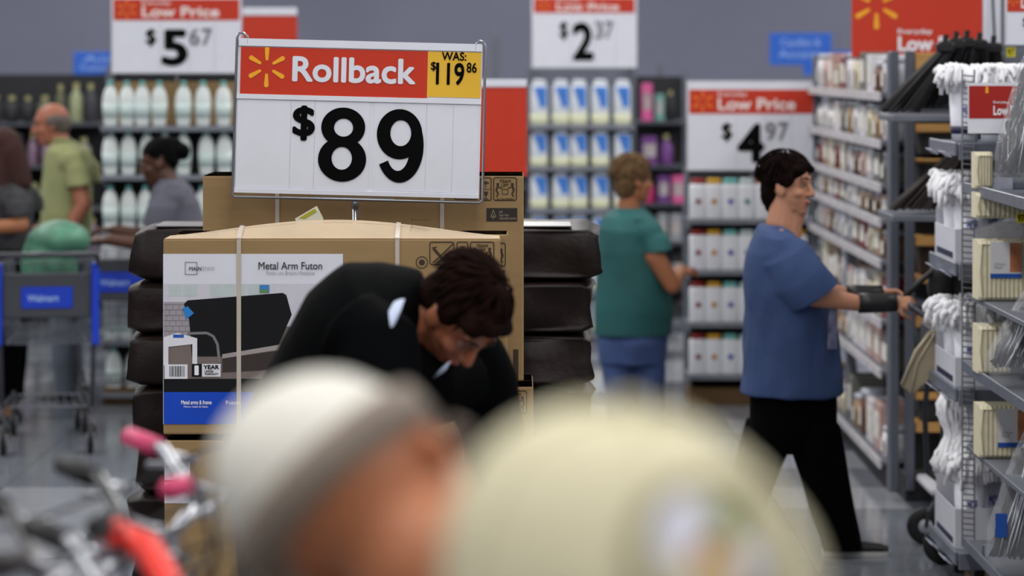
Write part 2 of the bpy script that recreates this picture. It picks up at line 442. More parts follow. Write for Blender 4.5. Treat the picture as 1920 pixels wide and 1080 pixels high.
# label
lab = obj('label_sheet', rectp(B(), *(lambda a, b: (a.x, b.x, a.z, b.z))(P(306, 795, YF), P(643, 476, YF)), YF-.0005, .0006), mat('label_white', (222, 222, 232), .35, var=.02), fb)
def lr(px0, py0, px1, py1, name, m, lay=1, par=None):
    a = P(px0, py1, YF); b = P(px1, py0, YF)
    return obj(name, rectp(B(), a.x, b.x, a.z, b.z, YF-.0012-.0004*lay, .0003), m, par or lab)
def lpoly(pts, name, m, lay):
    bm = B(); poly(bm, [Vector((P(x, y, YF).x, YF-.0014-.0004*lay, P(x, y, YF).z)) for x, y in pts], .0002); return obj(name, bm, m, lab)
def ltext(t, px0, py0, px1, py1, m, bold=0, lay=6, name='print'):
    a = P(px0, py1, YF); b = P(px1, py0, YF); return obj(name, text_bm(t, a.x, b.x, a.z, b.z, YF-.0014-.0004*lay, bold), m, lab)
pm = lambda n, c: mat('print_'+n, c, .4, var=.04, scale=30)
lr(307, 532, 643, 612, 'photo_wall', pm('wall', (205, 203, 212)), 1)
for a in ((317, 534, 341, 555), (344, 534, 370, 555), (393, 533, 440, 556), (444, 533, 460, 556), (464, 533, 486, 556)): lr(*a, 'window_picture', pm('window', (190, 200, 200)), 2)
lr(307, 566, 372, 640, 'brick_picture', pm('brick', (160, 152, 160)), 2)
bm = B()
for r_ in range(7):
    yy = 571+r_*10; a = P(307, yy, YF); b = P(355, yy, YF); rectp(bm, a.x, b.x, a.z-.0008, a.z+.0008, YF-.0026, .0002)
    for c_ in range(4):
        xx = 312+c_*12+(r_ % 2)*6; a = P(xx, yy+10, YF); b = P(xx, yy, YF); rectp(bm, a.x-.0006, a.x+.0006, a.z, b.z, YF-.0026, .0002)
obj('brick_joints_print', bm, pm('joint', (128, 120, 128)), lab)
lr(307, 612, 643, 710, 'floor_picture', pm('floor', (120, 108, 104)), 1)
lpoly([(345, 570), (352, 563), (530, 549), (537, 553), (547, 590), (520, 652), (417, 668), (360, 668), (355, 600)], 'sofa_picture', PBLK, 4)
lpoly([(417, 664), (560, 640), (560, 650), (417, 672)], 'seat_edge_picture', pm('seatedge', (160, 150, 148)), 5)
lpoly([(417, 672), (560, 652), (560, 690), (417, 698)], 'seat_picture', pm('seat', (58, 48, 46)), 4)
bm = B(); L = [P(x, y, YF) for x, y in ((352, 625), (388, 624), (400, 630), (408, 645), (412, 680))]
for v in L: v.y = YF-.0036
for i in range(len(L)-1): bar2(bm, (L[i].x, L[i].z), (L[i+1].x, L[i+1].z), 5/fs, YF-.0036-.0001*i)
obj('metal_arm_picture', bm, pm('arm', (120, 118, 118)), lab)
lpoly([(342, 578), (352, 574), (364, 587), (350, 598)], 'blue_pillow_picture', pm('pill', (40, 130, 205)), 6)
for a in ((487, 534, 505, 549),): lr(*a, 'frame_picture', pm('frame', (60, 130, 190)), 5); lr(488, 543, 502, 549, 'frame_picture', pm('frg', (100, 140, 70)), 6)
lpoly([(307, 632), (333, 624), (370, 634), (370, 685), (361, 685), (361, 645), (316, 650), (316, 685), (307, 685)], 'side_table_picture', pm('table', (225, 224, 230)), 6)
lr(325, 627, 345, 633, 'bowl_picture', pm('bowl', (40, 90, 180)), 7)
lr(309, 683, 352, 710, 'barcode_ground', pm('bcw', (226, 226, 232)), 7)
bm = B()
for i in range(16):
    a = P(318+i*1.8, 706, YF); b = P(318+i*1.8+random.choice((.6, 1.0, 1.3)), 686, YF); rectp(bm, a.x, b.x, a.z, b.z, YF-.0045, .0001)
obj('barcode', bm, INK, lab)
lr(360, 682, 379, 706, 'warranty_ground', PBLK, 7); ltext('1', 365, 685, 373, 703, WINK, .02, 9)
lr(379, 682, 414, 706, 'warranty_ground', pm('bcw', (226, 226, 232)), 7); ltext('YEAR', 382, 684, 411, 692, INK, .03, 9); ltext('LIMITED\nWARRANTY', 384, 694, 410, 703, INK, .01, 9)
lr(307, 710, 643, 735, 'black_band', PBLK, 2); lr(307, 735, 643, 795, 'blue_band', BLUE, 2)
ltext('Metal arms & frame', 340, 750, 397, 758, WINK, .02); ltext('Marco metal de futon', 345, 760, 390, 764, WINK, 0); ltext('Futon', 424, 751, 450, 758, WINK, 0)
ltext('Metal Arm Futon', 485, 491, 604, 505, mat('print_char', (50, 50, 56), .5), .006)
ltext('Futon con Brazos Metalicos', 500, 508, 590, 515, pm('lg', (165, 165, 175)), 0)
bm = B(); a = P(347, 515, YF); b = P(370, 491, YF)
rrect(bm, a.x, b.x, a.z, b.z, YF-.003, .001, 1.2/fs); obj('logo_square', bm, GINK, lab)
ltext('MAIN', 355, 500, 378, 507, mat('print_char', (50, 50, 56), .5), .01, 7); ltext('STAYS', 380, 500, 402, 507, pm('lg', (165, 165, 175)), 0, 7)
# second carton behind it, then the row below
c2, (a0, a1, b0, b1, _) = carton('futon_carton', 'tan carton standing directly behind the labelled futon carton', 330, 952, 431, 815, 8.055, .155, .0, zz_=(fz0, CH-(431-HZ)/s_(8.055)))
icons(c2, 8.055, 829, 455, .98, ('umb', 'team'))
c3, v3 = carton('futon_carton', 'tan carton beneath the labelled futon carton', 308, 940, 818, 1193, YF+.005, .15, 0, zz_=(fz0-.60, fz0-.004))
icons(c3, YF+.005, 813, 830, 1.0, ('cut', 'umb'))
bm = B(); a = P(308, 900, YF); b = P(356, 862, YF); rectp(bm, a.x, b.x, a.z, b.z, YF+.004, .0005); obj('label_sheet', bm, MATS['label_white'], c3)
bm = B(); a = P(308, 944, YF); b = P(356, 905, YF); rectp(bm, a.x, b.x, a.z, b.z, YF+.004, .0005); obj('label_sheet', bm, MATS['label_white'], c3)
c4, _ = carton('futon_carton', 'tan carton hidden low behind the front stack, second row from the top', 330, 952, 818, 1193, 8.055+.005, .155, 0, zz_=(fz0-.60, fz0-.004))
# back stack
YB = 8.42
c5, (x0, x1, z0, z1, s5) = carton('futon_carton', 'tan carton on top of the back stack, right behind the $89 sign', 380, 982, 322, 715, YB, .30, 0)
zb5 = z0
strap(c5, 520, YB, .30, z0, z1, 0, x0, x1); strap(c5, 829, YB, .30, z0, z1, 0, x0, x1)
icons(c5, YB, 851, 332, .97)
a = P(912, 415, YB); b = P(970, 390, YB)
bl = obj('black_print_block', rectp(B(), a.x, b.x, a.z, b.z, YB-.0008, .0004), mat('carton_block', (36, 28, 24), .6, var=.1), c5)
bm = B(); a = P(925, 402, YB); b2 = P(0, 0, YB); L = [(a.x-.008, a.z-.008), (a.x, a.z+.014), (a.x+.008, a.z-.008)]
for i in range(3): bar2(bm, L[i], L[(i+1) % 3], .002, YB-.0014-.0001*i)
bar2(bm, (a.x, a.z-.016), (a.x, a.z), .002, YB-.002)
obj('tree_mark', bm, mat('carton_light_ink', (150, 130, 105), .7), c5)
bm = text_bm('MIX\nPaper from\nresponsible sources', P(936, 0, YB).x, P(968, 0, YB).x, P(0, 413, YB).z, P(0, 395, YB).z, YB-.0014, .01); obj('print', bm, MATS['carton_light_ink'], c5)
bm = B(); a = P(962, 715, YB); b = P(972, 655, YB); rectp(bm, a.x, b.x, a.z, b.z, YB-.0008, .0004); obj('side_barcode_print', bm, CINK, c5)
c6, v6 = carton('futon_carton', 'tan carton under the back stack top carton, jutting out to the right', 372, 1000, 718, 1100, YB-.01, .32, 0, zz_=(zb5-.62, zb5-.003))
icons(c6, YB-.01, 870, 732, .97, ('umb', 'team'))
# receipt tag tucked between
sl = thing('price_slip', 'small yellow and white slip tucked between the cartons below the $89 sign', 'slip', P(580, 412, 8.17))
def slp(pts, y, th=.002):
    bm = B(); poly(bm, [Vector((P(x, yy, 8.17).x, 8.17+y, P(x, yy, 8.17).z)) for x, yy in pts], th); return bm
obj('slip_sheet', slp([(553, 410), (594, 386), (606, 409), (604, 432), (562, 432)], 0), mat('slip_white', (225, 222, 200), .6), sl)
obj('slip_print', slp([(560, 409), (590, 391), (594, 397), (572, 410)], -.0012, .0005), mat('slip_yellow', (176, 170, 50), .6), sl)
# pallet under cartons
WD = mat('pallet_wood', (150, 120, 80), .8, var=.2, scale=6, bump=.2)
pz = v3[2]
def pallet(label, x0, x1, y0, y1, top):
    t = thing('pallet', label, 'pallet', ((x0+x1)/2, (y0+y1)/2, 0))
    n = 6
    for i in range(n):
        bm = B(); xx = x0+(x1-x0-.1)*i/(n-1); box(bm, xx, xx+.1, y0, y1, .118, .138, .002); obj('deck_board', bm, WD, t)
    for i in range(3):
        bm = B(); yy = y0+(y1-y0-.05)*i/2; box(bm, x0, x1, yy, yy+.05, .02, .118, .002); obj('stringer', bm, WD, t)
    for i in range(3):
        bm = B(); xx = x0+(x1-x0-.1)*i/2; box(bm, xx, xx+.1, y0, y1, 0, .02, .002); obj('bottom_board', bm, WD, t)
    return t
pallet('wooden pallet on the floor under the futon cartons', -1.08, .13, 7.86, 8.78, .138)
def simple_carton(label, x0, x1, y0, y1, z0, z1):
    t = thing('futon_carton', label, 'box', ((x0+x1)/2, y0, z0))
    bm = B(); box(bm, x0, x1, y0, y1, z0, z1-.004, .006, seg=2); obj('carton_body', bm, CARD, t)
    bm = B(); box(bm, x0, x1, (y0+y1)/2-.03, (y0+y1)/2+.03, z1-.004, z1-.002); obj('packing_tape', bm, CARDT_LIT, t)
simple_carton('tan carton on the pallet at the bottom of the front stack', fx0, fx1, YF+.005, 8.21, .14, v3[2]-.002)
simple_carton('tan carton on the pallet at the bottom of the back stack', -1.0, .06, YB-.01, YB+.31, .14, zb5-.623)
# ------------------------------------------------------------------ brown wrapped mattresses behind
BRN = mat('brown_wrap', (26, 15, 13), .5, var=.35, scale=6, bump=.6, bscale=12, spec=.25)
YM = 8.88
def mattress(i, zc, xa, xb, th, yy=0):
    bm = B(); n = 40
    x0, x1 = (xa-960)/s_(YM), (xb-960)/s_(YM)
    rs = []
    for k in range(n+1):
        u = k/n; e = min(u, 1-u)*(x1-x0)
        f = .80+.20*(e/.045)**.5 if e < .045 else 1
        rs.append((Vector((x0+u*(x1-x0), YM+.33+yy, zc)), Vector((0, .30*(.9+.1*f), 0)), Vector((0, 0, th/2*f))))
    rings(bm, rs, 60, power=.17)
    bm.normal_update()
    for v in bm.verts:
        q_ = v.co*5+Vector((i*7, 0, 0)); a_ = noise.noise(q_)*.020+noise.noise(Vector((q_.x*1.2, q_.y, q_.z*9)))*.012; v.co += Vector((v.normal.x*a_*1.6, v.normal.y*a_*1.6, v.normal.z*a_*.25))
    return obj('wrapped_mattress', bm, BRN, None, loc=((x0+x1)/2, YM+.33, zc), smooth=True)
LAYS = [(250, 1128), (240, 1112), (236, 1116), (248, 1108), (250, 1110), (244, 1112), (250, 1112)]
th = .178; ztop = 1.452
for i, (a, b_) in enumerate(LAYS):
    o = mattress(i, ztop-th*(i+.5), a, b_, th-.003)
    tag(o, 'dark brown plastic wrapped mattress, %s layer of the pile behind the cartons' % ORDT[i], 'mattress', 'brown wrapped mattresses')
    if i == 0: pass
pallet('wooden pallet on the floor under the brown mattresses', -1.2, .2, 8.85, 9.5, .138)
tt = B(); box(tt, -1.22, .25, YM+.02, YM+.62, ztop-th*7-.075, ztop-th*7-.004, .01); o = obj('slip_sheet_board', tt, CARD, None, loc=(0, YM, .14)); tag(o, 'flat cardboard sheet between pallet and brown mattress pile', 'cardboard')
tt = B(); box(tt, -1.2, .2, YM+.06, YM+.3, ztop+.001, ztop+.006, .002); o = obj('top_sheet', tt, mat('clear_sheet', (120, 118, 122), .4, var=.05), None, loc=(0, YM, ztop)); tag(o, 'pale plastic sheet lying on top of the brown mattress pile', 'sheet')
# ------------------------------------------------------------------ end displays
def end_sign(name_label, px0, px1, py_top, py_split, py_bot, Y, dollars, cents, header=True, white_top=8, extra_w=0, cat='sign', num_x=None, pole=True, back_only=False):
    s = s_(Y)
    a = P(px0, py_bot, Y); b = P(px1, py_top, Y)
    t = thing('price_sign', name_label, 'sign', ((a.x+b.x)/2, Y, a.z))
    obj('sign_board', box(B(), a.x, b.x, Y-.006, Y+.006, a.z, b.z), WHITE, t)
    hz0 = P(0, py_split, Y).z; hz1 = b.z-white_top/s
    obj('header_panel', rectp(B(), a.x+4/s, b.x-4/s, hz0, hz1, Y-.0065, .002), RED, t)
    hh = hz1-hz0; W = b.x-a.x
    cz = (hz0+hz1)/2
    obj('spark_logo', spark_bm(a.x+W*.12, cz, min(hh*.46, W*.09), Y-.0095), mat('spark_orange', (238, 128, 18), .5), t)
    obj('lettering', text_bm('Everyday', a.x+W*.235, a.x+W*.46, cz+hh*.17, cz+hh*.42, Y-.0095, .01), mat('print_pale', (240, 225, 222), .5), t)
    obj('lettering', text_bm('Low Price', a.x+W*.235, a.x+W*.83, cz-hh*.36, cz+hh*.15, Y-.0095, .03), MATS['print_pale'], t)
    H = hz0-a.z
    if dollars:
        obj('lettering', text_bm('$', a.x+W*.265, a.x+W*.345, a.z+H*.50, a.z+H*.84, Y-.0095, .03), INK, t)
        obj('price_digit', text_bm(dollars, a.x+W*.385, a.x+W*.59, a.z+H*.13, a.z+H*.83, Y-.0095, .035), INK, t)
        for j, ch in enumerate(cents):
            obj('price_digit', text_bm(ch, a.x+W*(.60+.095*j), a.x+W*(.68+.095*j), a.z+H*.52, a.z+H*.85, Y-.0095, .025), GINK, t)
        for u in (.0, .37, .595, .79):
            rectp_b = rectp(B(), a.x+W*u+.004, a.x+W*u+.006, a.z+.01, hz0-.01, Y-.0065, .0008); obj('card_edge', rectp_b, LGREY, t)
    fr = B(); tube(fr, [(a.x-.004, Y, b.z+.004), (a.x-.004, Y, a.z-.006), (b.x+.004, Y, a.z-.006), (b.x+.004, Y, b.z+.004)], .004, 6, closed=True); obj('wire_frame', fr, STEEL, t)
    if pole:
        fr = B(); cx = (a.x+b.x)/2; tube(fr, [(cx, Y+.012, a.z+.02), (cx, Y+.012, a.z-pole)], .008); obj('pole', fr, STEEL, t)
    return t
def end_unit(label, px0, px1, Y, lips, ztop, d=.45, back=DARK, base=.1):
    """end display: back panel, two sides, base and one shelf per lip (y pixel of lip centre)"""
    s = s_(Y); x0, x1 = (px0-960)/s, (px1-960)/s
    t = thing('display_unit', label, 'shelving', ((x0+x1)/2, Y+d/2, 0))
    obj('back_panel', box(B(), x0, x1, Y+d-.02, Y+d, 0, ztop), back, t)
    for xx in (x0, x1-.03): obj('upright', box(B(), xx, xx+.03, Y+d-.07, Y+d-.02, 0, ztop, .003), GREY, t)
    Z = []
    for p in lips:
        z = CH-(p-HZ)/s; Z.append(z)
        sh = obj('shelf', box(B(), x0+.002, x1-.002, Y, Y+d-.021, z-.02, z, .003), GREY, t)
        obj('price_rail', box(B(), x0+.002, x1-.002, Y-.008, Y-.0005, z-.026, z+.006, .002), mat('rail_grey', (120, 124, 134), .4, var=.1, scale=30), sh)
        for xx in (x0+.01, x1-.03):
            obj('bracket', box(B(), xx, xx+.012, Y+.05, Y+d-.03, z-.06, z-.021), GREY, sh)
    obj('kick_plate', box(B(), x0+.01, x1-.01, Y+.03, Y+d-.03, 0, base, .003), back if back != DARK else mat('kick_brown', (92, 68, 34), .7), t)
    return t, x0, x1, Z, s
PROTO = {}
def proto(name, parts):
    """parts: list of (name, bm, mat, smooth); built at the origin, base at z=0"""
    root = thing(name, '', name.split('_')[-1], (0, 0, 0))
    for i, (n, bm, m, sm) in enumerate(parts): obj(n, bm, m, root, smooth=sm)
    return root
def place(pt, loc, label, group, rz=0, cat=None, scale=None):
    if pt not in PROTO: PROTO[pt] = tree_of(pt); first = True
    else: first = False
    o = pt if first else dup(pt, ch=PROTO[pt])
    o.location = loc; o.rotation_euler = (0, 0, rz); o['label'] = label; o['group'] = group
    if cat: o['category'] = cat
    if scale: o.scale = scale
    return o
# -- left display, $5.67, white shampoo bottles
YL = 15.6
lips = [238, 330, 434, 538, 640, 738]
u, x0, x1, Z, s = end_unit('grey end display of white bottles under the $5.67 sign', 188, 448, YL, lips, 2.02, .4, DARK)
cb = B(); box(cb, x0+.03, x1-.03, YL+.33, YL+.37, Z[0]+.001, Z[0]+.26, .005); o = obj('cardboard_tray', cb, CARD, None, loc=((x0+x1)/2, YL+.35, Z[0])); tag(o, 'brown cardboard tray behind the top row of white bottles', 'box')
end_sign('white and red everyday price sign reading $5.67, above the white bottles', 209, 453, -10, 38, 137, YL, '5', '67', pole=.05)
BW = mat('bottle_white', (224, 232, 230), .35, var=.03); TEAL = mat('cap_teal', (120, 200, 192), .4)
def bottle_a():
    b = B(); lathe(b, [(.030, 0), (.036, .006), (.040, .05), (.044, .10), (.046, .14), (.042, .18), (.032, .215), (.018, .235), (.014, .245)], n=18, sy=.6)
    c = B(); lathe(c, [(.016, .243), (.016, .262), (.012, .268)], n=12)
    l = B(); lathe(l, [(.0405, .05), (.0445, .10), (.0463, .135)], n=18, sy=.62)
    return proto('shampoo_bottle', [('bottle_body', b, BW, True), ('cap', c, TEAL, True), ('label_band', l, mat('label_pale', (205, 222, 220), .4, var=.08, scale=40), True)])
pa = bottle_a()
rows = [[203, 234, 263, 295, 341, 378, 416], [203, 237, 272, 306, 341, 384, 418], [203, 237, 269, 304, 341, 376, 414], [203, 236, 268, 304, 340, 376, 414], [206, 232, 268, 304, 340, 376, 414], [210, 246, 282, 318, 354, 390, 420]]
for r_, row in enumerate(rows):
    for c_, px in enumerate(row):
        place(pa, ((px-960)/s, YL+.07+random.uniform(0, .02), Z[r_]), 'white shampoo bottle, %s on %s shelf under $5.67 sign' % (ORDS[c_], ORDT[r_]), 'white bottles under the $5.67 sign', random.uniform(-.15, .15), scale=(1.06, 1, 1))
# -- middle display $2.37
YC = 18.5
lips = [236, 314, 393, 471, 549, 627, 704]
u, x0, x1, Z, s = end_unit('grey end display of blue and white bottles under the $2.37 sign', 990, 1192, YC, lips, 1.98, .4, mat('back_pale', (126, 130, 142), .6))
end_sign('white and red everyday price sign reading $2.37, above the blue and white bottles', 997, 1194, -12, 24, 127, YC, '2', '37', pole=.05)
PBLUE = mat('pack_blue', (70, 135, 225), .4, var=.15, scale=8); CREAMC = mat('cap_cream', (216, 218, 186), .5); PWH = mat('pack_white', (222, 228, 236), .4, var=.04)
def bottle_b():
    b = B(); rings(b, [(Vector((0, 0, z)), Vector((r, 0, 0)), Vector((0, r*.6, 0))) for r, z in ((.050, 0), (.058, .012), (.060, .12), (.058, .22), (.046, .243))], 20, power=.6)
    c = B(); rings(c, [(Vector((0, 0, z)), Vector((r, 0, 0)), Vector((0, r*.6, 0))) for r, z in ((.046, .244), (.044, .262), (.03, .268))], 14)
    l = B(); poly(l, [(-.030, -.0375, .20), (-.042, -.0375, .225), (.048, -.0375, .225), (.048, -.0375, .115), (.010, -.0375, .10), (-.004, -.0375, .135)], .003)
    d_ = B(); rings(d_, [(Vector((0, 0, z)), Vector((r, 0, 0)), Vector((0, r*.6, 0))) for r, z in ((.0515, .004), (.0605, .014), (.062, .07))], 20, power=.6)
    return proto('cleaner_bottle', [('bottle_body', b, PWH, True), ('cap', c, PWH, True), ('blue_label', l, PBLUE, False), ('cream_label', d_, CREAMC, True)])
pb = bottle_b()
for r_ in range(7):
    for c_, px in enumerate([1011, 1052, 1086, 1126, 1168]):
        place(pb, ((px-960)/s, YC+.06+random.uniform(0, .02), Z[r_]), 'white and blue cleaner bottle, %s on %s shelf under $2.37 sign' % (ORDS[c_], ORDT[r_]), 'blue and white bottles under the $2.37 sign', random.uniform(-.1, .1), scale=(1, 1, 1.2 if r_ == 0 else 1))
tp = B()
# -- right display $4.97
YR = 15.6
lips = [412, 508, 606, 704]
u, x0, x1, Z, s = end_unit('grey end display of white carton bottles under the $4.97 sign', 1290, 1536, YR, lips, 1.38, .42)
end_sign('white and red everyday price sign reading $4.97, above the white bottles with colored caps', 1288, 1533, 152, 213, 319, YR, '4', '97', white_top=16, pole=.05)
bcol = [('red', (150, 30, 26)), ('yellow', (225, 170, 30)), ('teal', (20, 110, 140)), ('white', (210, 225, 225)), ('orange', (190, 90, 40))]
dots = [(130, 20, 40), (190, 130, 30), (30, 60, 160), (10, 120, 110), (180, 90, 40)]
protos = []
for (cn, cc), dc in zip(bcol, dots):
    b = B(); rings(b, [(Vector((0, 0, z)), Vector((r, 0, 0)), Vector((0, r*.7, 0))) for r, z in ((.048, 0), (.051, .01), (.051, .185), (.047, .205), (.024, .214))], 20, power=.45)
    c = B(); rings(c, [(Vector((0, 0, z)), Vector((r, 0, 0)), Vector((0, r*.7, 0))) for r, z in ((.042, .208), (.042, .232), (.036, .238))], 16, power=.6)
    l = B(); lathe(l, [(.016, 0), (.016, .003)], n=16); l.transform(Matrix.Translation((0, -.036, .105)) @ Matrix.Rotation(R(90), 4, 'X'))
    protos.append(proto('carton_bottle', [('bottle_body', b, mat('bottle_pure', (228, 230, 236), .4, var=.02), True), ('cap', c, mat('cap_'+cn, cc, .4), True), ('emblem', l, mat('emblem_'+cn, dc, .4), False)]))
for r_ in range(4):
    for c_, px in enumerate([1310, 1340, 1371, 1402, 1434, 1466, 1500]):
        k = (0, 1, 2, 3, 4, 0, 1)[c_]
        place(protos[k], ((px-960)/s, YR+.07, Z[r_]), 'white bottle with %s cap, %s on %s shelf under $4.97 sign' % (bcol[k][0], ORDS[c_], ORDT[r_]), 'white bottles under the $4.97 sign')
# red sign backs further off, on displays of their own
def red_sign(label, px0, px1, py0, py1, hdr, Y, cat='sign'):
    a = P(px0, py1, Y); b = P(px1, py0, Y); t = thing('red_sign', label, cat, ((a.x+b.x)/2, Y, a.z))
    obj('sign_board', box(B(), a.x, b.x, Y-.006, Y+.006, a.z, b.z), RED, t)
    obj('top_rail', box(B(), a.x, b.x, Y-.012, Y+.008, b.z-hdr/s_(Y), b.z+.002, .002), WHITE, t)
    fr = B(); cx = (a.x+b.x)/2; tube(fr, [(cx, Y+.02, b.z-.05), (cx, Y+.02, 0)], .012); obj('pole', fr, STEEL, t)
    fr = B(); lathe(fr, [(.16, 0), (.15, .015), (.02, .02)], (cx, Y+.02, 0)); obj('floor_base', fr, STEEL, t)
    return t
red_sign('red sign with white top rail behind the upper left corner of the $89 sign', 380, 557, 15, 150, 14, 16.8)
red_sign('red sign with white top rail just right of the $89 sign', 880, 988, 150, 330, 13, 13.5)
# hanging aisle signs
def aisle_sign(label, px0, px1, py0, py1, Y, lines, tab=None):
    a = P(px0, py1, Y); b = P(px1, py0, Y); t = thing('aisle_sign', label, 'sign', ((a.x+b.x)/2, Y, a.z))
    obj('sign_board', box(B(), a.x, b.x, Y-.01, Y+.01, a.z, b.z, .003), BSIGN, t)
    H = b.z-a.z; W = b.x-a.x; n = len(lines)
    for i, l in enumerate(lines):
        z1 = b.z-H*(.17+.36*i); obj('lettering', text_bm(l, a.x+W*(.18 if i == 0 else .14), b.x-W*(.18 if i == 0 else .14), z1-H*.24, z1, Y-.0112, .01), mat('print_sky', (150, 180, 235), .5), t)
    for xx in (a.x+W*.2, b.x-W*.2):
        fr = B(); tube(fr, [(xx, Y, b.z-.01), (xx, Y, 4.995)], .004); obj('hanging_wire', fr, STEEL, t)
    if tab:
        a = P(tab[0], tab[3], Y); b = P(tab[1], tab[2], Y); obj('lower_tab', box(B(), a.x, b.x, Y-.008, Y+.008, a.z, b.z+.02, .003), BSIGN, t)
aisle_sign('blue hanging aisle sign reading Candles and Accents', 1443, 1559, 62, 122, 20.5, ['Candles &', 'Accents'], (1506, 1532, 122, 141))
aisle_sign('blue hanging aisle sign beside the $5.67 sign at left', 138, 232, 97, 143, 20.5, ['Air', 'Fresheners'])
aisle_sign('small blue hanging sign partly behind the tall red sign at right', 1560, 1620, 95, 118, 20.6, ['Home'])
# big red sign at the right, hung over the aisle
YS = 13.6
a = P(1597, 108, YS); b = P(1842, -25, YS); s = s_(YS)
t = thing('hanging_sign', 'large red everyday low price sign with yellow spark, hung above the right aisle', 'sign', ((a.x+b.x)/2, YS, a.z))
obj('sign_board', box(B(), a.x, b.x, YS-.006, YS+.006, a.z, b.z+.25), RED, t)
c = P(1643, 10, YS); obj('spark_logo', spark_bm(c.x, c.z, 45/s, YS-.008), YEL, t)
for tx, p0, p1, q0, q1, bo in (('Everyday', 1683, 1748, 66, 54, .015), ('Low Price', 1683, 1835, 96, 68, .035)):
    obj('lettering', text_bm(tx, P(p0, 0, YS).x, P(p1, 0, YS).x, P(0, q0, YS).z, P(0, q1, YS).z, YS-.008, bo), WINK, t)
for xx in (a.x+.1, b.x-.1): fr = B(); tube(fr, [(xx, YS, b.z+.2), (xx, YS, 4.995)], .004); obj('hanging_wire', fr, STEEL, t)
# ------------------------------------------------------------------ far gondolas
def far_gondola(label, px0, px1, Y, zs, ztop, palettes, seed, grp, kinds):
    s = s_(Y); x0, x1 = (px0-960)/s, (px1-960)/s; d = .5; rn = random.Random(seed)
    t = thing('far_shelving', label, 'shelving', ((x0+x1)/2, Y+d/2, 0))
    obj('back_panel', box(B(), x0, x1, Y+d-.02, Y+d, 0, ztop), DARK, t)
    xx = x0
    while xx < x1+.01: obj('upright', box(B(), xx-.015, xx+.015, Y+d-.06, Y+d-.02, 0, ztop+.05), GREY, t); xx += (x1-x0)/max(1, round((x1-x0)/1.2))
    for z in zs: obj('shelf', box(B(), x0, x1, Y, Y+d-.02, z-.025, z), mat('far_shelf', (72, 76, 84), .5), t)
    obj('kick_plate', box(B(), x0, x1, Y+.03, Y+d-.03, 0, .1), DARK, t)
    for r_, z in enumerate(zs):
        room = (zs[r_-1]-z-.06) if r_ else ztop-z+.02
        x = x0+.04; c_ = 0
        while x < x1-.1:
            wd = rn.uniform(.075, .13); h = min(room-.02, rn.uniform(.18, .3)); col = palettes[r_ % len(palettes)][rn.randrange(len(palettes[r_ % len(palettes)]))]
            nm = kinds[rn.randrange(len(kinds))]
            cn = '%02x%02x%02x' % col; m = mat('goods_'+cn, col, .5, var=.2, scale=25)
            o = thing(nm, '%s %s, %s on %s shelf of %s' % (colname(col), nm.replace('_', ' '), ORDN(c_), ORDT[r_], grp), 'bottle' if 'bottle' in nm else 'box', (x+wd/2, Y+.07, z), 'goods on '+grp)
            if 'bottle' in nm:
                bb = B(); lathe(bb, [(wd*.40, 0), (wd*.43, .01), (wd*.43, h*.62), (wd*.2, h*.8), (wd*.15, h*.86)], (x+wd/2, Y+.07, z), 12); obj('bottle_body', bb, m, o, smooth=True)
                bb = B(); lathe(bb, [(wd*.19, h*.85), (wd*.19, h)], (x+wd/2, Y+.07, z), 10); obj('cap', bb, mat('goods_cap', (170, 165, 110), .5, var=.3, scale=3), o)
            else:
                bb = B(); box(bb, x+.004, x+wd-.004, Y+.02, Y+.14, z+.0005, z+h, .004); obj('pack_body', bb, m, o)
                bb = B(); box(bb, x+.015, x+wd-.015, Y+.016, Y+.0195, z+h*.3, z+h*.75); obj('pack_label', bb, mat('goods_label', (190, 180, 180), .5, var=.4, scale=6), o)
            x += wd+rn.uniform(.003, .02); c_ += 1
    return t
def ORDN(i):
    tens = ['first', 'second', 'third', 'fourth', 'fifth', 'sixth', 'seventh', 'eighth', 'ninth', 'tenth', 'eleventh', 'twelfth', 'thirteenth', 'fourteenth', 'fifteenth', 'sixteenth', 'seventeenth', 'eighteenth', 'nineteenth', 'twentieth', 'twenty first', 'twenty second', 'twenty third', 'twenty fourth', 'twenty fifth']
    return tens[i]+' from left'
CN = {}
def colname(c): return CN.get(c, 'colored')
def pal(*a):
    r_ = []
    for n, c in a: CN[c] = n; r_.append(c)
    return r_
pdk = pal(('black', (24, 24, 28)), ('olive', (90, 92, 66)), ('dark grey', (50, 50, 56)), ('pale green', (150, 156, 120)), ('black', (24, 24, 29)))
ppu = pal(('plum', (96, 62, 84)), ('black', (24, 24, 28)), ('grey', (110, 110, 104)), ('mauve', (130, 105, 125)))
ppk = pal(('magenta', (190, 40, 110)), ('pink', (214, 90, 150)), ('violet', (110, 60, 130)), ('black', (24, 24, 28)), ('mint', (110, 160, 150)))
pgr = pal(('black', (24, 24, 28)), ('grey', (110, 110, 104)), ('silver', (150, 152, 158)), ('violet', (110, 60, 130)))
pbl = pal(('navy', (36, 46, 96)), ('magenta', (190, 40, 110)), ('black', (24, 24, 28)), ('silver', (150, 152, 158)))
far_gondola('long dark shelving at the far left beyond the shoppers', -120, 186, 20, [1.56, 1.24, .92, .6, .25], 1.92, [pdk, ppu, pdk, ppu, pgr], 5, 'the far left shelving', ['bottle', 'bottle', 'pack'])
far_gondola('dark shelving with pink goods behind the woman in the teal shirt', 1194, 1290, 21, [1.55, 1.2, .9, .6, .25], 1.9, [ppk, pgr, ppk, pbl, pgr], 8, 'the pink goods shelving', ['pack', 'bottle', 'pack'])
far_gondola('dark shelving far behind the brown mattresses in the middle', 560, 990, 24, [1.5, 1.2, .9, .6, .25], 1.85, [pgr, pdk, pbl, pgr, pdk], 9, 'the far middle shelving', ['pack', 'bottle'])
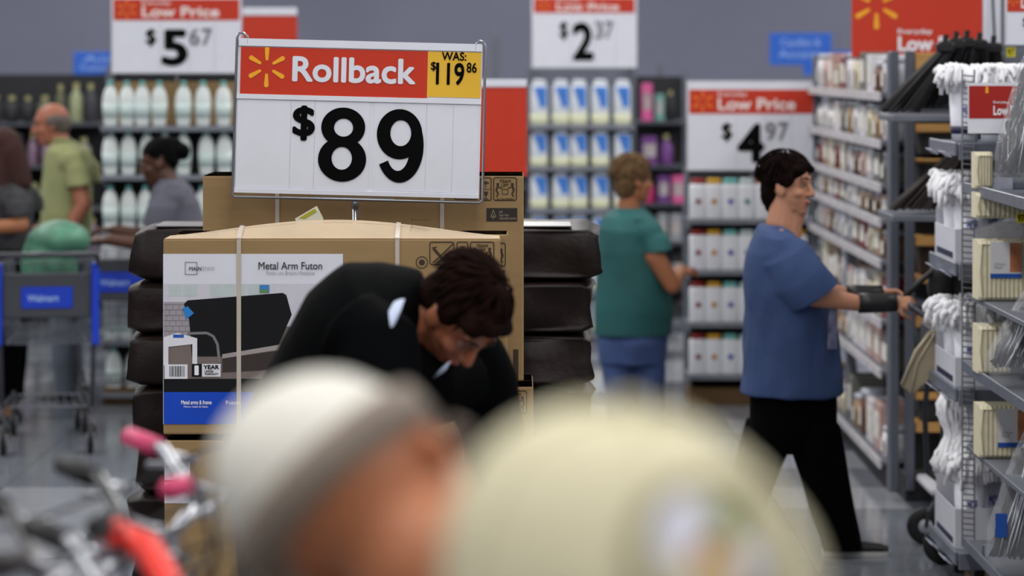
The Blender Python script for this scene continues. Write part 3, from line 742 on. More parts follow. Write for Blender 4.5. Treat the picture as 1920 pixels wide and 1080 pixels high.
for i, (px, y0_, y1_) in enumerate(((928, 60, 150), (1243, 118, 160))):
    a = P(px, y1_, 22); b = P(px, y0_, 22); t = thing('ceiling_post', 'slim grey post rising above the far shelves, %s' % (('right of the $89 sign', 'above the pink goods')[i]), 'post', (a.x, 22.6, 0))
    obj('post_shaft', box(B(), a.x-.03, a.x+.03, 22.57, 22.63, 0, b.z, .004), GREY, t); obj('post_foot', box(B(), a.x-.08, a.x+.08, 22.5, 22.7, 0, .02, .004), GREY, t)
# ------------------------------------------------------------------ aisle gondola on the right, facing left
XG = 1.74
gz = [1.86, 1.635, 1.43, 1.265, 1.07, .79, .555, .13]
t = thing('aisle_shelving', 'long aisle shelving of small candle goods at right, receding behind the woman in blue', 'shelving', (XG+.3, 13.8, 0))
obj('back_panel', box(B(), XG+.40, XG+.42, 12.52, 15.6, 0, 2.0), DARK, t)
for y in (12.5, 14.05, 15.6): obj('upright', box(B(), XG+.02, XG+.07, y-.03, y+.03, 0, 2.05, .004), GREY, t)
LIPW = mat('lip_pale', (190, 186, 190), .5, var=.25, scale=22)
for z in gz:
    sh = obj('shelf', box(B(), XG, XG+.40, 12.54, 15.57, z-.02, z, .002), GREY, t)
    obj('price_rail', box(B(), XG-.012, XG-.001, 12.54, 15.57, z-.035, z+.008, .002), LIPW, sh)
obj('base_plinth', box(B(), XG+.02, XG+.4, 12.54, 15.57, 0, .1, .003), DARK, t)
pgl = pal(('cream', (206, 196, 170)), ('white', (218, 216, 220)), ('pale grey', (180, 180, 188)), ('wine red', (120, 22, 36)), ('brown', (104, 70, 52)), ('pale pink', (190, 158, 152)), ('tan', (160, 130, 98)), ('white', (219, 216, 220)), ('grey', (110, 110, 104)))
rn = random.Random(21)
for r_, z in enumerate(gz):
    room = (gz[r_-1]-z-.05) if r_ else .2
    for c_ in range(11):
        y = 12.68+c_*.268; col = pgl[rn.randrange(len(pgl))]; m = mat('goods_%02x%02x%02x' % col, col, .4, var=.2, scale=25)
        jar = rn.random() < .5; h = min(room, rn.uniform(.13, .24)); wd = .24
        nm = 'candle_jar' if jar else 'candle_box'
        near = 'first second third fourth fifth sixth seventh eighth ninth tenth eleventh'.split()[c_]
        o = thing(nm, '%s %s, %s from near end on %s shelf of right aisle' % (colname(col), nm.replace('_', ' '), near, ORDT[r_]), 'candle' if jar else 'box', (XG+.1, y, z), 'candle goods on the right aisle shelving')
        if jar:
            b = B(); lathe(b, [(.07, .0005), (.078, .01), (.078, h*.78), (.07, h*.82)], (XG+.1, y, z), 14); obj('jar_body', b, m, o, smooth=True)
            b = B(); lathe(b, [(.074, h*.82), (.076, h*.98), (.03, h)], (XG+.1, y, z), 14); obj('lid', b, LGREY, o, smooth=True)
            b = B(); box(b, XG+.018, XG+.0215, y-.035, y+.035, z+h*.2, z+h*.6); obj('label_patch', b, mat('goods_label2', (226, 222, 214), .5, var=.2, scale=30), o)
        else:
            b = B(); box(b, XG+.03, XG+.2, y-.115, y+.1, z+.0005, z+h, .004); obj('box_body', b, m, o)
            b = B(); box(b, XG+.0255, XG+.0295, y-.09, y+.06, z+h*.25, z+h*.8); obj('label_patch', b, mat('goods_label2', (226, 222, 214), .5), o)
# tall wall of red and white hung packs on top
for i, (y, c, zt) in enumerate(((15.0, (120, 22, 36), 2.02), (14.3, (165, 38, 26), 2.03), (13.6, (206, 196, 170), 2.05), (12.9, (208, 206, 208), 2.06))):
    pass
# ------------------------------------------------------------------ end unit with pine boards, facing the camera
YE = 12.2
t = thing('pine_shelf_unit', 'grey metal end unit with pine shelf fronts at right, behind the mops', 'shelving', (2.2, 12.3, 0))
for x in (1.728, 1.80, 2.75): obj('upright', box(B(), x, x+.038, YE-.03, YE+.03, .05, 2.06 if x < 1.9 else 2.06, .004), mat('upright_grey', (92, 96, 106), .4, .3), t)
obj('back_panel', box(B(), 1.85, 2.75, 12.42, 12.44, .05, 2.0), DARK, t)
sE = s_(YE)
def zE(py): return CH-(py-HZ)/sE
for i, (py, hh, kind) in enumerate(((125, 52, 'w'), (214, 16, 'g'), (240, 16, 'w'), (300, 5, 'w'), (398, 14, 'g'), (452, 18, 'w'), (524, 14, 'w'), (570, 10, 'g'), (600, 26, 'w'), (668, 12, 'w'), (722, 12, 'g'), (742, 14, 'w'), (801, 18, 'w'))):
    z1 = zE(py-hh/2); z0 = zE(py+hh/2)
    m = WOOD if kind == 'w' else mat('upright_grey', (92, 96, 106), .4)
    obj('shelf_front' if kind == 'w' else 'price_rail', box(B(), 1.842, 2.748, YE-.02, YE+.0, z0, z1, .003), m, t)
    if hh < 20: obj('shelf', box(B(), 1.842, 2.748, YE+.001, YE+.215, z1-.02, z1-.004), m, t)
obj('base_plinth', box(B(), 1.8, 2.75, YE, YE+.2, .0, .12, .004), DARK, t)
dk = [('dark grey', (44, 46, 50)), ('brown', (52, 38, 30)), ('olive', (60, 58, 40)), ('charcoal', (34, 36, 42)), ('slate', (56, 62, 66))]
for r_, (pyb, pyt) in enumerate(((290, 255), (390, 310), (515, 465), (660, 618), (715, 680), (790, 750))):
    for c_ in range(4):
        n_, cc = dk[(r_*3+c_*2) % 5]; x = 1.86+c_*.22
        o = thing('storage_basket', '%s woven basket, %s on %s level of the pine shelf unit' % (n_, ORDS[c_], ORDT[r_]), 'basket', (x+.1, YE+.1, zE(pyb)), 'storage baskets in the pine shelf unit')
        z0, z1 = zE(pyb)+.002, zE(pyt)
        b = B(); rings(b, [(Vector((x+.1, YE+.11, z0)), Vector((.085, 0, 0)), Vector((0, .085, 0))), (Vector((x+.1, YE+.11, z1)), Vector((.1, 0, 0)), Vector((0, .095, 0)))], 20, power=.4); obj('basket_body', b, mat('basket_'+n_.replace(' ', '_'), cc, .8, var=.3, scale=50, bump=.5, bscale=90), o)
        b = B(); rings(b, [(Vector((x+.1, YE+.11, z1)), Vector((.103, 0, 0)), Vector((0, .099, 0))), (Vector((x+.1, YE+.11, z1+.012)), Vector((.103, 0, 0)), Vector((0, .099, 0)))], 20, power=.4); obj('rim', b, mat('basket_rim', (70, 60, 50), .7), o)
# tan bottom tray and white price tray at the foot
o = obj('white_floor_tray', box(B(), 1.84, 2.3, 11.72, 12.14, .10, .135, .01), mat('tray_white', (190, 190, 196), .5, var=.1), None, loc=(2.0, 11.9, .1)); tag(o, 'pale low tray by the foot of the pine shelf unit', 'tray')
o = obj('tray_feet', box(B(), 1.9, 2.24, 11.8, 12.08, 0, .099, .004), BLKPL, o)

# ------------------------------------------------------------------ near rack with mops and pads, facing left
XR = 1.67
FARZ = [1.70, 1.25, .78, .167]; NEARZ = [1.55, 1.15, .885, .585, .23]
YD = 9.95
t = thing('mop_rack', 'grey shelving of white mops and cream pads at the right edge', 'shelving', (2.0, 9.6, 0))
obj('back_panel', box(B(), 2.16, 2.18, 8.62, 10.6, .2, 2.25), mat('rack_back', (86, 88, 96), .6), t)
RIM = mat('rack_rail', (112, 116, 128), .4, .2, var=.1, scale=20)
for z in FARZ:
    sh = obj('shelf', box(B(), XR, 2.155, YD+.03, 10.6, z-.03, z, .003), GREY, t)
    obj('price_rail', box(B(), XR-.012, XR-.001, YD+.03, 10.6, z-.045, z+.006, .003), RIM, sh)
    bb = B(); box(bb, XR, 2.155, YD+.012, YD+.028, z-.06, z+.004, .003); obj('shelf_end', bb, RIM, sh)
for z in NEARZ:
    sh = obj('shelf', box(B(), XR+.02, 2.155, 8.63, YD-.03, z-.02, z, .003), GREY, t)
    if z != .585 and z != 1.15:
        obj('price_rail', box(B(), XR+.008, XR+.019, 8.63, YD-.03, z-.03, z+.012, .003), RIM, sh)
        obj('front_rail', box(B(), XR+.02, 2.15, YD-.36, YD-.345, z+.001, z+.04, .003), RIM, sh)
for y in (8.66, 10.57): obj('upright', box(B(), 2.12, 2.155, y-.03, y+.03, 0, 2.25), GREY, t)
for x, y in ((1.76, 10.5), (1.76, 10.05), (1.76, 9.3), (1.76, 8.75), (2.1, 10.05), (2.1, 9.3)): obj('foot', box(B(), x-.02, x+.02, y-.02, y+.02, 0, .16 if y > 9.9 else .205, .003), BLKPL, t)
# wire divider between the two bays
wd_ = B()
for x in (XR+.01, XR+.055): tube(wd_, [(x, YD, .2), (x, YD, 1.98)], .003, 6)
for i in range(80): z = .22+i*.022; tube(wd_, [(XR+.01, YD-.002, z), (XR+.055, YD-.002, z-.004)], .0028, 5)
obj('wire_divider', wd_, mat('divider_wire', (140, 142, 150), .4, .6), t)
# near-bay signs and pads
def ribbed(name, label, x0, x1, y, z0, z1, d, card=None, cat='pad', grp='cream ribbed pads on the near rack'):
    o = thing(name, label, cat, ((x0+x1)/2, y+d/2, z0), grp)
    b = B(); n = max(6, int((x1-x0)/.016)); pts = []
    vs = []
    N = n*4
    for k in range(N+1):
        u = k/N; x = x0+u*(x1-x0); rip = .004*abs(math.sin(math.pi*u*n)); e = min(u, 1-u)*(x1-x0); rnd_ = .02*(1-min(1, e/.02))**2
        col = []
        for zz_, yy in ((z0+.001, rnd_+.012), (z0+.012, rnd_), (z1-.012, rnd_), (z1, rnd_+.014), (z1, d), (z0+.001, d)): col.append(b.verts.new((x, y+yy-rip*(yy < d*.6), zz_)))
        vs.append(col)
    for k in range(N):
        for j in range(5): b.faces.new((vs[k][j], vs[k+1][j], vs[k+1][j+1], vs[k][j+1]))
        b.faces.new((vs[k][5], vs[k+1][5], vs[k+1][0], vs[k][0]))
    b.faces.new(vs[0]); b.faces.new(vs[-1][::-1])
    obj('padding', b, mat('pad_cream', (214, 206, 178), .8, var=.06, scale=30), o)
    b = B(); tube(b, [(x0+.01, y-.003, z0+.02), (x0+.004, y-.004, (z0+z1)/2), (x0+.01, y-.003, z1-.012), (x1-.01, y-.003, z1-.012)], .003, 6); obj('piping', b, mat('piping_cream', (196, 188, 160), .7), o)
    if card:
        cx0, cx1, cz0, cz1 = card
        cd = obj('label_card', box(B(), cx0, cx1, y-.008, y-.0055, cz0, cz1, .001), mat('card_white', (214, 212, 216), .5, var=.02), o)
        obj('blue_stripe', box(B(), cx0, cx1, y-.0095, y-.0082, cz0-.0, cz0+(cz1-cz0)*.12), mat('card_blue', (26, 82, 170), .5), cd)
        obj('photo_patch', box(B(), cx0+(cx1-cx0)*.62, cx1-.002, y-.0095, y-.0082, cz0+(cz1-cz0)*.17, cz1-.004), mat('card_photo', (176, 112, 76), .5, var=.3, scale=14), cd)
        obj('lettering', text_bm('Chair\nPad', cx0+(cx1-cx0)*.14, cx0+(cx1-cx0)*.5, cz0+(cz1-cz0)*.25, cz0+(cz1-cz0)*.42, y-.0085), GINK, cd)
    return o
def N(px, py, Y=9.55): return P(px, py, Y)
YP = 9.55
ribbed('seat_pad', 'rolled cream ribbed pad standing on the near rack below the small red sign', N(1832, 0).x, N(1866, 0).x, YP+.02, 1.552, 1.552+.13, .1)
ribbed('seat_pad', 'cream ribbed pad hanging below the top price rail of the near rack', N(1832, 0).x, N(1932, 0).x, YP, N(0, 410).z, N(0, 362).z-.0, .12)
ribbed('seat_pad', 'cream ribbed pad with white label and blue stripe, upper one on the near rack', N(1836, 0).x, N(1945, 0).x, YP, 1.152, N(0, 452).z, .14, (N(1856, 0).x, N(1915, 0).x, N(0, 521).z, N(0, 453).z))
ribbed('seat_pad', 'cream pad without label partly behind the second clear bag of the near rack', N(1836, 0).x, N(1900, 0).x, YP, .887, N(0, 612).z, .14)
ribbed('seat_pad', 'cream ribbed pad with white label standing behind the lowest clear bag', N(1838, 0).x, N(1950, 0).x, YP, .587, N(0, 762).z, .14, (N(1870, 0).x, N(1930, 0).x, N(0, 838).z, N(0, 766).z))
# clear film pieces over pads
FILM = mat('clear_film', (170, 170, 170), .18, var=.1, alpha=.35, bump=.8, bscale=40)
for i, (zb, lb) in enumerate(((N(0, 450).z, 'crumpled clear film over the upper labelled cream pad'), (N(0, 612).z, 'crumpled clear film over the unlabelled cream pad'))):
    b = B(); G = []
    for k in range(15):
        row = []
        for j in range(5): row.append(b.verts.new((N(1832, 0).x+k*.014, YP+.0+noise.noise(Vector((k*.6, j, i)))*.02+.02, zb+.003+j*.016+noise.noise(Vector((k*.9, j*.7, i+5)))*.01)))
        G.append(row)
    for k in range(14):
        for j in range(4): b.faces.new((G[k][j], G[k+1][j], G[k+1][j+1], G[k][j+1]))
    bmesh.ops.solidify(b, geom=list(b.faces), thickness=.0008)
    o = obj('clear_film', b, FILM, None, loc=(1.72, YP, zb), smooth=True); tag(o, lb, 'plastic film', 'clear films')
# small red sign of the rack
a = P(1815, 250, 9.72); b_ = P(1935, 155, 9.72); t = thing('shelf_sign', 'small red low price sign jutting from the near rack above the cream pads', 'sign', ((a.x+b_.x)/2, 9.72, a.z))
obj('sign_board', box(B(), a.x, b_.x, 9.716, 9.724, a.z, b_.z), WHITE, t)
z0, z1 = P(0, 222, 9.72).z, P(0, 161, 9.72).z
obj('header_panel', rectp(B(), a.x+.003, b_.x-.003, z0, z1, 9.7155, .001), mat('sign_deep_red', (168, 24, 12), .5, var=.03), t)
c = P(1850, 162, 9.72); b = B(); poly(b, [(c.x-.004, 9.7135, c.z), (c.x+.004, 9.7135, c.z), (c.x+.006, 9.7135, c.z-.022), (c.x, 9.7135, c.z-.026), (c.x-.006, 9.7135, c.z-.022)], .0005); obj('spark_logo', b, YEL, t)
for tx, p0, p1, q0, q1, bo in (('Everyday', 1862, 1890, 195, 189, .01), ('Low Price', 1862, 1925, 216, 198, .03)):
    obj('lettering', text_bm(tx, P(p0, 0, 9.72).x, P(p1, 0, 9.72).x, P(0, q0, 9.72).z, P(0, q1, 9.72).z, 9.7135, bo), WINK, t)
obj('sign_arm', box(B(), (a.x+b_.x)/2, (a.x+b_.x)/2+.02, 9.725, 9.74, a.z-.02, a.z+.1), STEEL, t)
# ---------- clear bags with black-silver tinsel mop heads
def clear_bag(label, px0, px1, py0, py1, Y, lean):
    s = s_(Y); x0, x1 = (px0-960)/s, (px1-960)/s; z1, z0 = CH-(py0-HZ)/s, CH-(py1-HZ)/s
    t = thing('bagged_brush', label, 'bag', ((x0+x1)/2, Y, z0), 'clear bags of black and silver fringe')
    H = z1-z0; rn = random.Random(px0+py0)
    # fringe strands
    for nm, cnt, m, rr in (('dark_fringe', 170, mat('fringe_black', (12, 12, 15), .35, .1, var=.3), .0050), ('silver_fringe', 60, mat('fringe_silver', (190, 192, 200), .25, .8), .0022)):
        b = B()
        for i in range(cnt):
            u = rn.random(); xt = x0+(x1-x0)*(.55+.3*u); xb = x0+(x1-x0)*(.06+.88*rn.random())
            yb = Y+rn.uniform(-.04, .05); pts = []
            for k in range(9):
                v = k/8; pts.append((xt+(xb-xt)*v**.75+.006*math.sin(v*22+i), Y+(yb-Y)*v+.004*math.cos(v*25+i), z1-.03-(H-.06)*v*(.75+.25*rn.random()**.3)))
            tube(b, pts, rr, 4)
        o = obj(nm, b, m, t, smooth=True); o['kind'] = 'stuff'
    # film: a loose lofted bag
    b = B(); rs = []
    for k in range(15):
        v = k/14; c = Vector((x0+(x1-x0)*(.68-.18*min(1, v*1.3)), Y, z1-H*v)); hw = (x1-x0)*(.16+.36*min(1, v*1.35)**.8); hd = .03+.05*min(1, v*1.5)
        if k == 14: hw *= .9; hd *= .7
        rs.append((c, Vector((hw, 0, 0)), Vector((0, hd, 0))))
    rings(b, rs, 44)
    b.normal_update()
    for v in b.verts:
        if z0+.01 < v.co.z: 
            d = abs(noise.noise(Vector((v.co.x*30, v.co.y*30, v.co.z*7+px0))))*.014; v.co += v.normal*(d-.003)
    obj('clear_wrap', b, mat('bag_film', (225, 228, 235), .08, var=.05, alpha=.2, bump=.9, bscale=28, stretch=(1, 1, .35), spec=1.0), t, smooth=True)
    b = B()
    for i in range(16):
        u = rn.random(); xt = x0+(x1-x0)*(.6+.2*rn.random()); xb = x0+(x1-x0)*rn.random(); va, vb = rn.uniform(0, .4), rn.uniform(.5, .95)
        pts = []
        for k in range(6):
            v = va+(vb-va)*k/5; pts.append((xt+(xb-xt)*v+.004*rn.uniform(-1, 1), Y-.055-.03*min(1, v*1.5)+.006*rn.uniform(-1, 1), z1-H*v))
        tube(b, pts, [.0005, .003, .004, .003, .002, .0005], 4)
    o = obj('film_creases', b, mat('crease_film', (225, 230, 240), .15, alpha=.8, var=.05), t, smooth=True); o['kind'] = 'stuff'
    if py0 > 700:
        b = B(); a = P(1858, 1000, Y); c = P(1880, 955, Y); box(b, a.x, c.x, Y-.085, Y-.082, a.z, c.z, .002); obj('blue_label', b, mat('card_blue', (26, 82, 170), .5), t)
    return t
clear_bag('clear bag of black and silver fringe on the top price rail of the near rack', 1868, 1975, 96, 342, 9.2, 0)
clear_bag('clear bag of black and silver fringe on the middle level of the near rack', 1852, 1985, 545, 704, 9.2, 0)
clear_bag('clear bag of black and silver fringe on the bottom level of the near rack', 1852, 1990, 798, 1062, 9.2, 0)
bgw = B()
# small yellow shelf tag
for i, (px, py, Y, lb) in enumerate(((1911, 408, 9.5, 'small yellow price tag under the hanging cream pad'), (1893, 98, 11.6, 'small yellow tag on the grey post at the upper right'))):
    a = P(px-8, py+9, Y); b_ = P(px+8, py-9, Y)
    t = thing('price_tag', lb, 'tag', (a.x, Y, a.z)); obj('tag_card', box(B(), a.x, b_.x, Y-.03, Y-.028, a.z, b_.z), mat('tag_bright', (228, 215, 30), .5), t)
    obj('tag_print', text_bm('97', a.x+.004, b_.x-.004, a.z+.004, b_.z-.004, Y-.0305, .02), INK, t)
# price labels on rails
lt = mat('rail_label', (178, 180, 198), .4, var=.25, scale=40)
k = 0
for zi, z in enumerate(FARZ):
    for j, y in enumerate((10.1, 10.42)):
        t = thing('rail_label', 'slanted price label on the %s mop shelf rail, %s one' % (ORDT[zi], ('nearer', 'farther')[j]), 'label', (XR-.02, y, z-.02), 'price labels on the mop shelves')
        b = B(); box(b, XR-.05, XR-.0155, y-.07, y+.07, z-.052, z-.048+.0, .001); M_ = Matrix.Translation((XR-.0155, y, z-.05)) @ Matrix.Rotation(R(35), 4, 'Y') @ Matrix.Translation((-XR+.0155, -y, -z+.05)); b.transform(M_); obj('label_card', b, lt, t)
for zi, (z, lb) in enumerate(((1.55, 'top'), (.885, 'middle'), (.23, 'bottom'))):
    t = thing('rail_label', 'price label on the %s rail of the near rack under the clear bag' % lb, 'label', (XR, 9.3, z), 'price labels on the near rack')
    z_ = z-.02; x_ = XR+.06
    obj('label_card', box(B(), XR+.03, XR+.13, YD-.365, YD-.3615, z+.0, z+.042), lt, t)
# ---------- mops
MOPW = mat('mop_cotton', (246, 246, 250), .9, var=.05, scale=60, bump=.3, bscale=200)
SLEEVE = mat('mop_sleeve', (228, 230, 240), .5, var=.06, scale=30)
SLB = mat('sleeve_navy', (34, 36, 70), .5, var=.2)
def mop(label, x, y, z, H, spread, seed, sleeve=True, n=150):
    """bundle of looped cotton strands spilling over a printed paper sleeve; base at z"""
    rn = random.Random(seed); t = thing('mop', label, 'mop', (x, y, z), 'white cotton mop heads')
    b = B(); zs = z+H*.42
    for i in range(n):
        a = rn.random()*2*math.pi; r0 = rn.random()**.5*.045; out = spread*(.45+.55*rn.random())
        top = z+H*(.86+.14*rn.random()); drop = H*rn.uniform(.04, .30)
        c, s = math.cos(a), math.sin(a); pts = []
        for k in range(8):
            v = k/7
            rr = r0+(out-r0)*math.sin(v*math.pi/2)**1.2
            if v < .5: zz_ = zs+(top-zs)*math.sin(v*math.pi)
            else: zz_ = top-drop*(v-.5)*2*(v*.6+.4)
            pts.append((x+c*rr+.003*math.sin(k*2+i), y+s*rr*.8+.003*math.cos(k*2+i), zz_))
        tube(b, pts, [.007, .008, .009, .009, .010, .010, .009, .008], 5)
    o = obj('cotton_strands', b, MOPW, t, smooth=True); o['kind'] = 'stuff'
    b = B(); rings(b, [(Vector((x, y, z+.0015)), Vector((.05, 0, 0)), Vector((0, .045, 0))), (Vector((x, y, z+H*.2)), Vector((.056, 0, 0)), Vector((0, .05, 0))), (Vector((x, y, z+H*.62)), Vector((.062, 0, 0)), Vector((0, .052, 0)))], 20)
    sl = obj('paper_sleeve', b, SLEEVE, t, smooth=True)
    b = B(); rings(b, [(Vector((x, y, z+H*.10)), Vector((.0545, 0, 0)), Vector((0, .0495, 0))), (Vector((x, y, z+H*.2)), Vector((.0573, 0, 0)), Vector((0, .0513, 0)))], 20); obj('navy_band', b, SLB, sl, smooth=True)
    b = text_bm('MOP', x-.02, x+.02, z+H*.34, z+H*.46, y-.0575, .03); obj('sleeve_print', b, mat('sleeve_blue', (60, 70, 150), .5), sl)
    return t
def tray(label, x0, x1, y0, y1, z, h):
    t = thing('display_tray', label, 'box', ((x0+x1)/2, (y0+y1)/2, z), 'white trays under the mops')
    m = mat('tray_card', (206, 207, 216), .6, var=.03)
    obj('tray_floor', box(B(), x0, x1, y0, y1, z+.0005, z+.004), m, t)
    b = B(); box(b, x0, x0+.004, y0, y1, z+.004, z+h, .001); obj('side_panel', b, m, t)
    b = B(); box(b, x1-.004, x1, y0, y1, z+.004, z+h*1.5, .001); obj('side_panel', b, m, t)
    b = B(); poly(b, [(x0+.004, y0, z+.004), (x1-.004, y0, z+.004), (x1-.004, y0, z+h*1.5), (x0+(x1-x0)*.35, y0, z+h*1.02), (x0+.004, y0, z+h)], .004); obj('front_panel', b, m, t)
    b = B(); box(b, x0+.004, x1-.004, y1-.004, y1, z+.004, z+h*1.5); obj('back_panel', b, m, t)
    b = B(); box(b, x0-.0015, x0-.0002, y0+.05, y1-.05, z+.012, z+.035); obj('navy_print', b, SLB, t)
    return t
lv = ['top', 'second', 'third', 'bottom']
for li, z in enumerate(FARZ):
    h = (.0, .125, .11, .15)[li]
    x0 = XR+.005
    if h: tray('white card tray holding mops on the %s shelf' % lv[li], x0, x0+(.40 if li == 3 else .26), 10.08, 10.56, z, h)
    for j in range(3 if li else 5):
        if li == 0: mx, my = x0+.075+j*.095, 10.3-(j % 2)*.1; H = .30
        elif li == 3: mx, my = x0+.09+(j % 3)*.105, 10.28+(.12 if j == 1 else 0); H = .34
        else: mx, my = x0+.075+(j % 2)*.10, 10.2+j*.12; H = (.3, .33, .31, .34)[li]
        o = mop('white cotton mop head in a printed sleeve, %s on the %s mop shelf' % (ORDS[j], lv[li]), mx, my, z+(.005 if h else .001), H, (.125, .135, .14, .115)[li], li*10+j)
# tall hanging mop yarn on the bottom level
for j in range(3):
    x, y = XR+.05+j*.05, 10.33-j*.03
    t = thing('mop', 'long white mop refill hanging above the bottom mop tray, %s' % ORDS[j], 'mop', (x, y, .42), 'long white mop refills')
    b = B(); rn = random.Random(40+j)
    for i in range(90):
        a = rn.random()*6.28; r0 = .03+.02*rn.random(); pts = []
        for k in range(9):
            v = k/8; rr = r0*(1+.45*math.sin(v*9+j)+(.5*v)); pts.append((x+math.cos(a)*rr+.005*math.sin(k*3+i), y+math.sin(a)*rr, .72-.30*v+(.015 if k == 0 else 0)))
        tube(b, pts, .006, 5)
    o = obj('cotton_strands', b, MOPW, t, smooth=True); o['kind'] = 'stuff'
    b = B(); tube(b, [(x, y, .70), (x, y, .745)], .012, 10); obj('binding_collar', b, SLEEVE, t)
# black brooms on top behind the mops
BR = mat('bristle_black', (18, 18, 21), .5, var=.3, scale=80)
BRB = mat('bristle_brown', (40, 28, 26), .6, var=.3, scale=80)
def broom(label, px, pyt, pyb, Y, lean, m, grp, w0=.03, w1=.09, cat='broom'):
    s = s_(Y); a = P(px, pyt, Y); zb = CH-(pyb-HZ)/s
    t = thing('broom', label, cat, (a.x-lean, Y, zb), grp); rn = random.Random(px)
    b = B()
    for i in range(70):
        u, v_ = rn.uniform(-1, 1), rn.uniform(-1, 1)
        top = Vector((a.x+u*w0, Y+v_*.02, a.z-.04)); bot = Vector((a.x-lean+u*w1, Y+v_*.035, zb+rn.uniform(0, .02)))
        mid = (top+bot)/2+Vector((rn.uniform(-.004, .004), 0, 0)); tube(b, [top, mid, bot], [.005, .005, .003], 4)
    o = obj('bristles', b, m, t); o['kind'] = 'stuff'
    b = B(); box(b, a.x-w0-.008, a.x+w0+.008, Y-.03, Y+.03, a.z-.05, a.z, .012); obj('broom_block', b, BLKPL, t, smooth=False)
    b = B(); tube(b, [(a.x, Y, a.z-.002), (a.x+.004, Y, a.z+.03)], .012, 10); obj('handle_socket', b, BLKPL, t)
    return t
for i, (px, pt, pb_, ln) in enumerate(((1772, 78, 212, .20), (1792, 72, 205, .15), (1812, 70, 200, .10), (1836, 74, 200, .05), (1862, 80, 200, .01))):
    broom('black broom head above the white mops, %s' % ORDS[i], px, pt, pb_, 11.3+i*.075, ln, BR, 'black broom heads above the mops')
for i, (px, ln) in enumerate(((1795, .20), (1815, .17), (1835, .13), (1858, .09))):
    broom('dark brown broom head below the top mop shelf, %s' % ORDS[i], px, 268, 395, 11.3+i*.075, ln, BRB, 'dark brown broom heads behind the mops')
t = thing('broom_display', 'grey rack carrying the black and brown brooms behind the mops', 'shelving', (2.1, 11.5, 0))
for z_ in (P(0, 214, 11.3).z-.0, P(0, 400, 11.3).z): obj('shelf', box(B(), 1.60, 2.45, 11.2, 11.68, z_-.03, z_-.004, .003), GREY, t)
for y_ in (11.26, 11.62): obj('upright', box(B(), 2.40, 2.44, y_-.02, y_+.02, 0, 2.2, .003), GREY, t)
for y_ in (11.26, 11.62): obj('bracket_arm', box(B(), 2.0, 2.40, y_-.01, y_+.01, P(0, 400, 11.3).z-.08, P(0, 400, 11.3).z-.031), GREY, t)
# sign posts at the upper right
t = thing('sign_post', 'white upright sign board with black cable at the upper right edge', 'sign', (2.15, 12.0, 0))
a = P(1844, 78, 12); b_ = P(1880, -60, 12)
obj('post_board', box(B(), a.x, b_.x, 11.99, 12.01, a.z-.3, b_.z, .003), mat('sign_white', (0, 0, 0)), t)
b = B(); tube(b, [(a.x+.035, 11.985, b_.z), (a.x+.04, 11.983, (a.z+b_.z)/2), (a.x+.048, 11.985, a.z)], .004); obj('cable', b, INK, t)
b = B(); tube(b, [((a.x+b_.x)/2, 12.02, a.z), ((a.x+b_.x)/2, 12.02, 0)], .012); obj('post_tube', b, STEEL, t)
a = P(1880, 120, 11.7); t = thing('grey_post', 'grey metal post carrying a yellow tag at the upper right edge', 'post', (a.x+.04, 11.75, 0))
obj('post_shaft', box(B(), a.x, a.x+.11, 11.7, 11.76, .02, 2.35, .004), GREY, t); obj('post_foot', box(B(), a.x-.04, a.x+.15, 11.66, 11.8, 0, .02, .004), GREY, t)
end_sign('white and red price sign cut by the upper right corner', 1884, 2010, -30, 22, 84, 11.2, '9', '88', pole=.3)

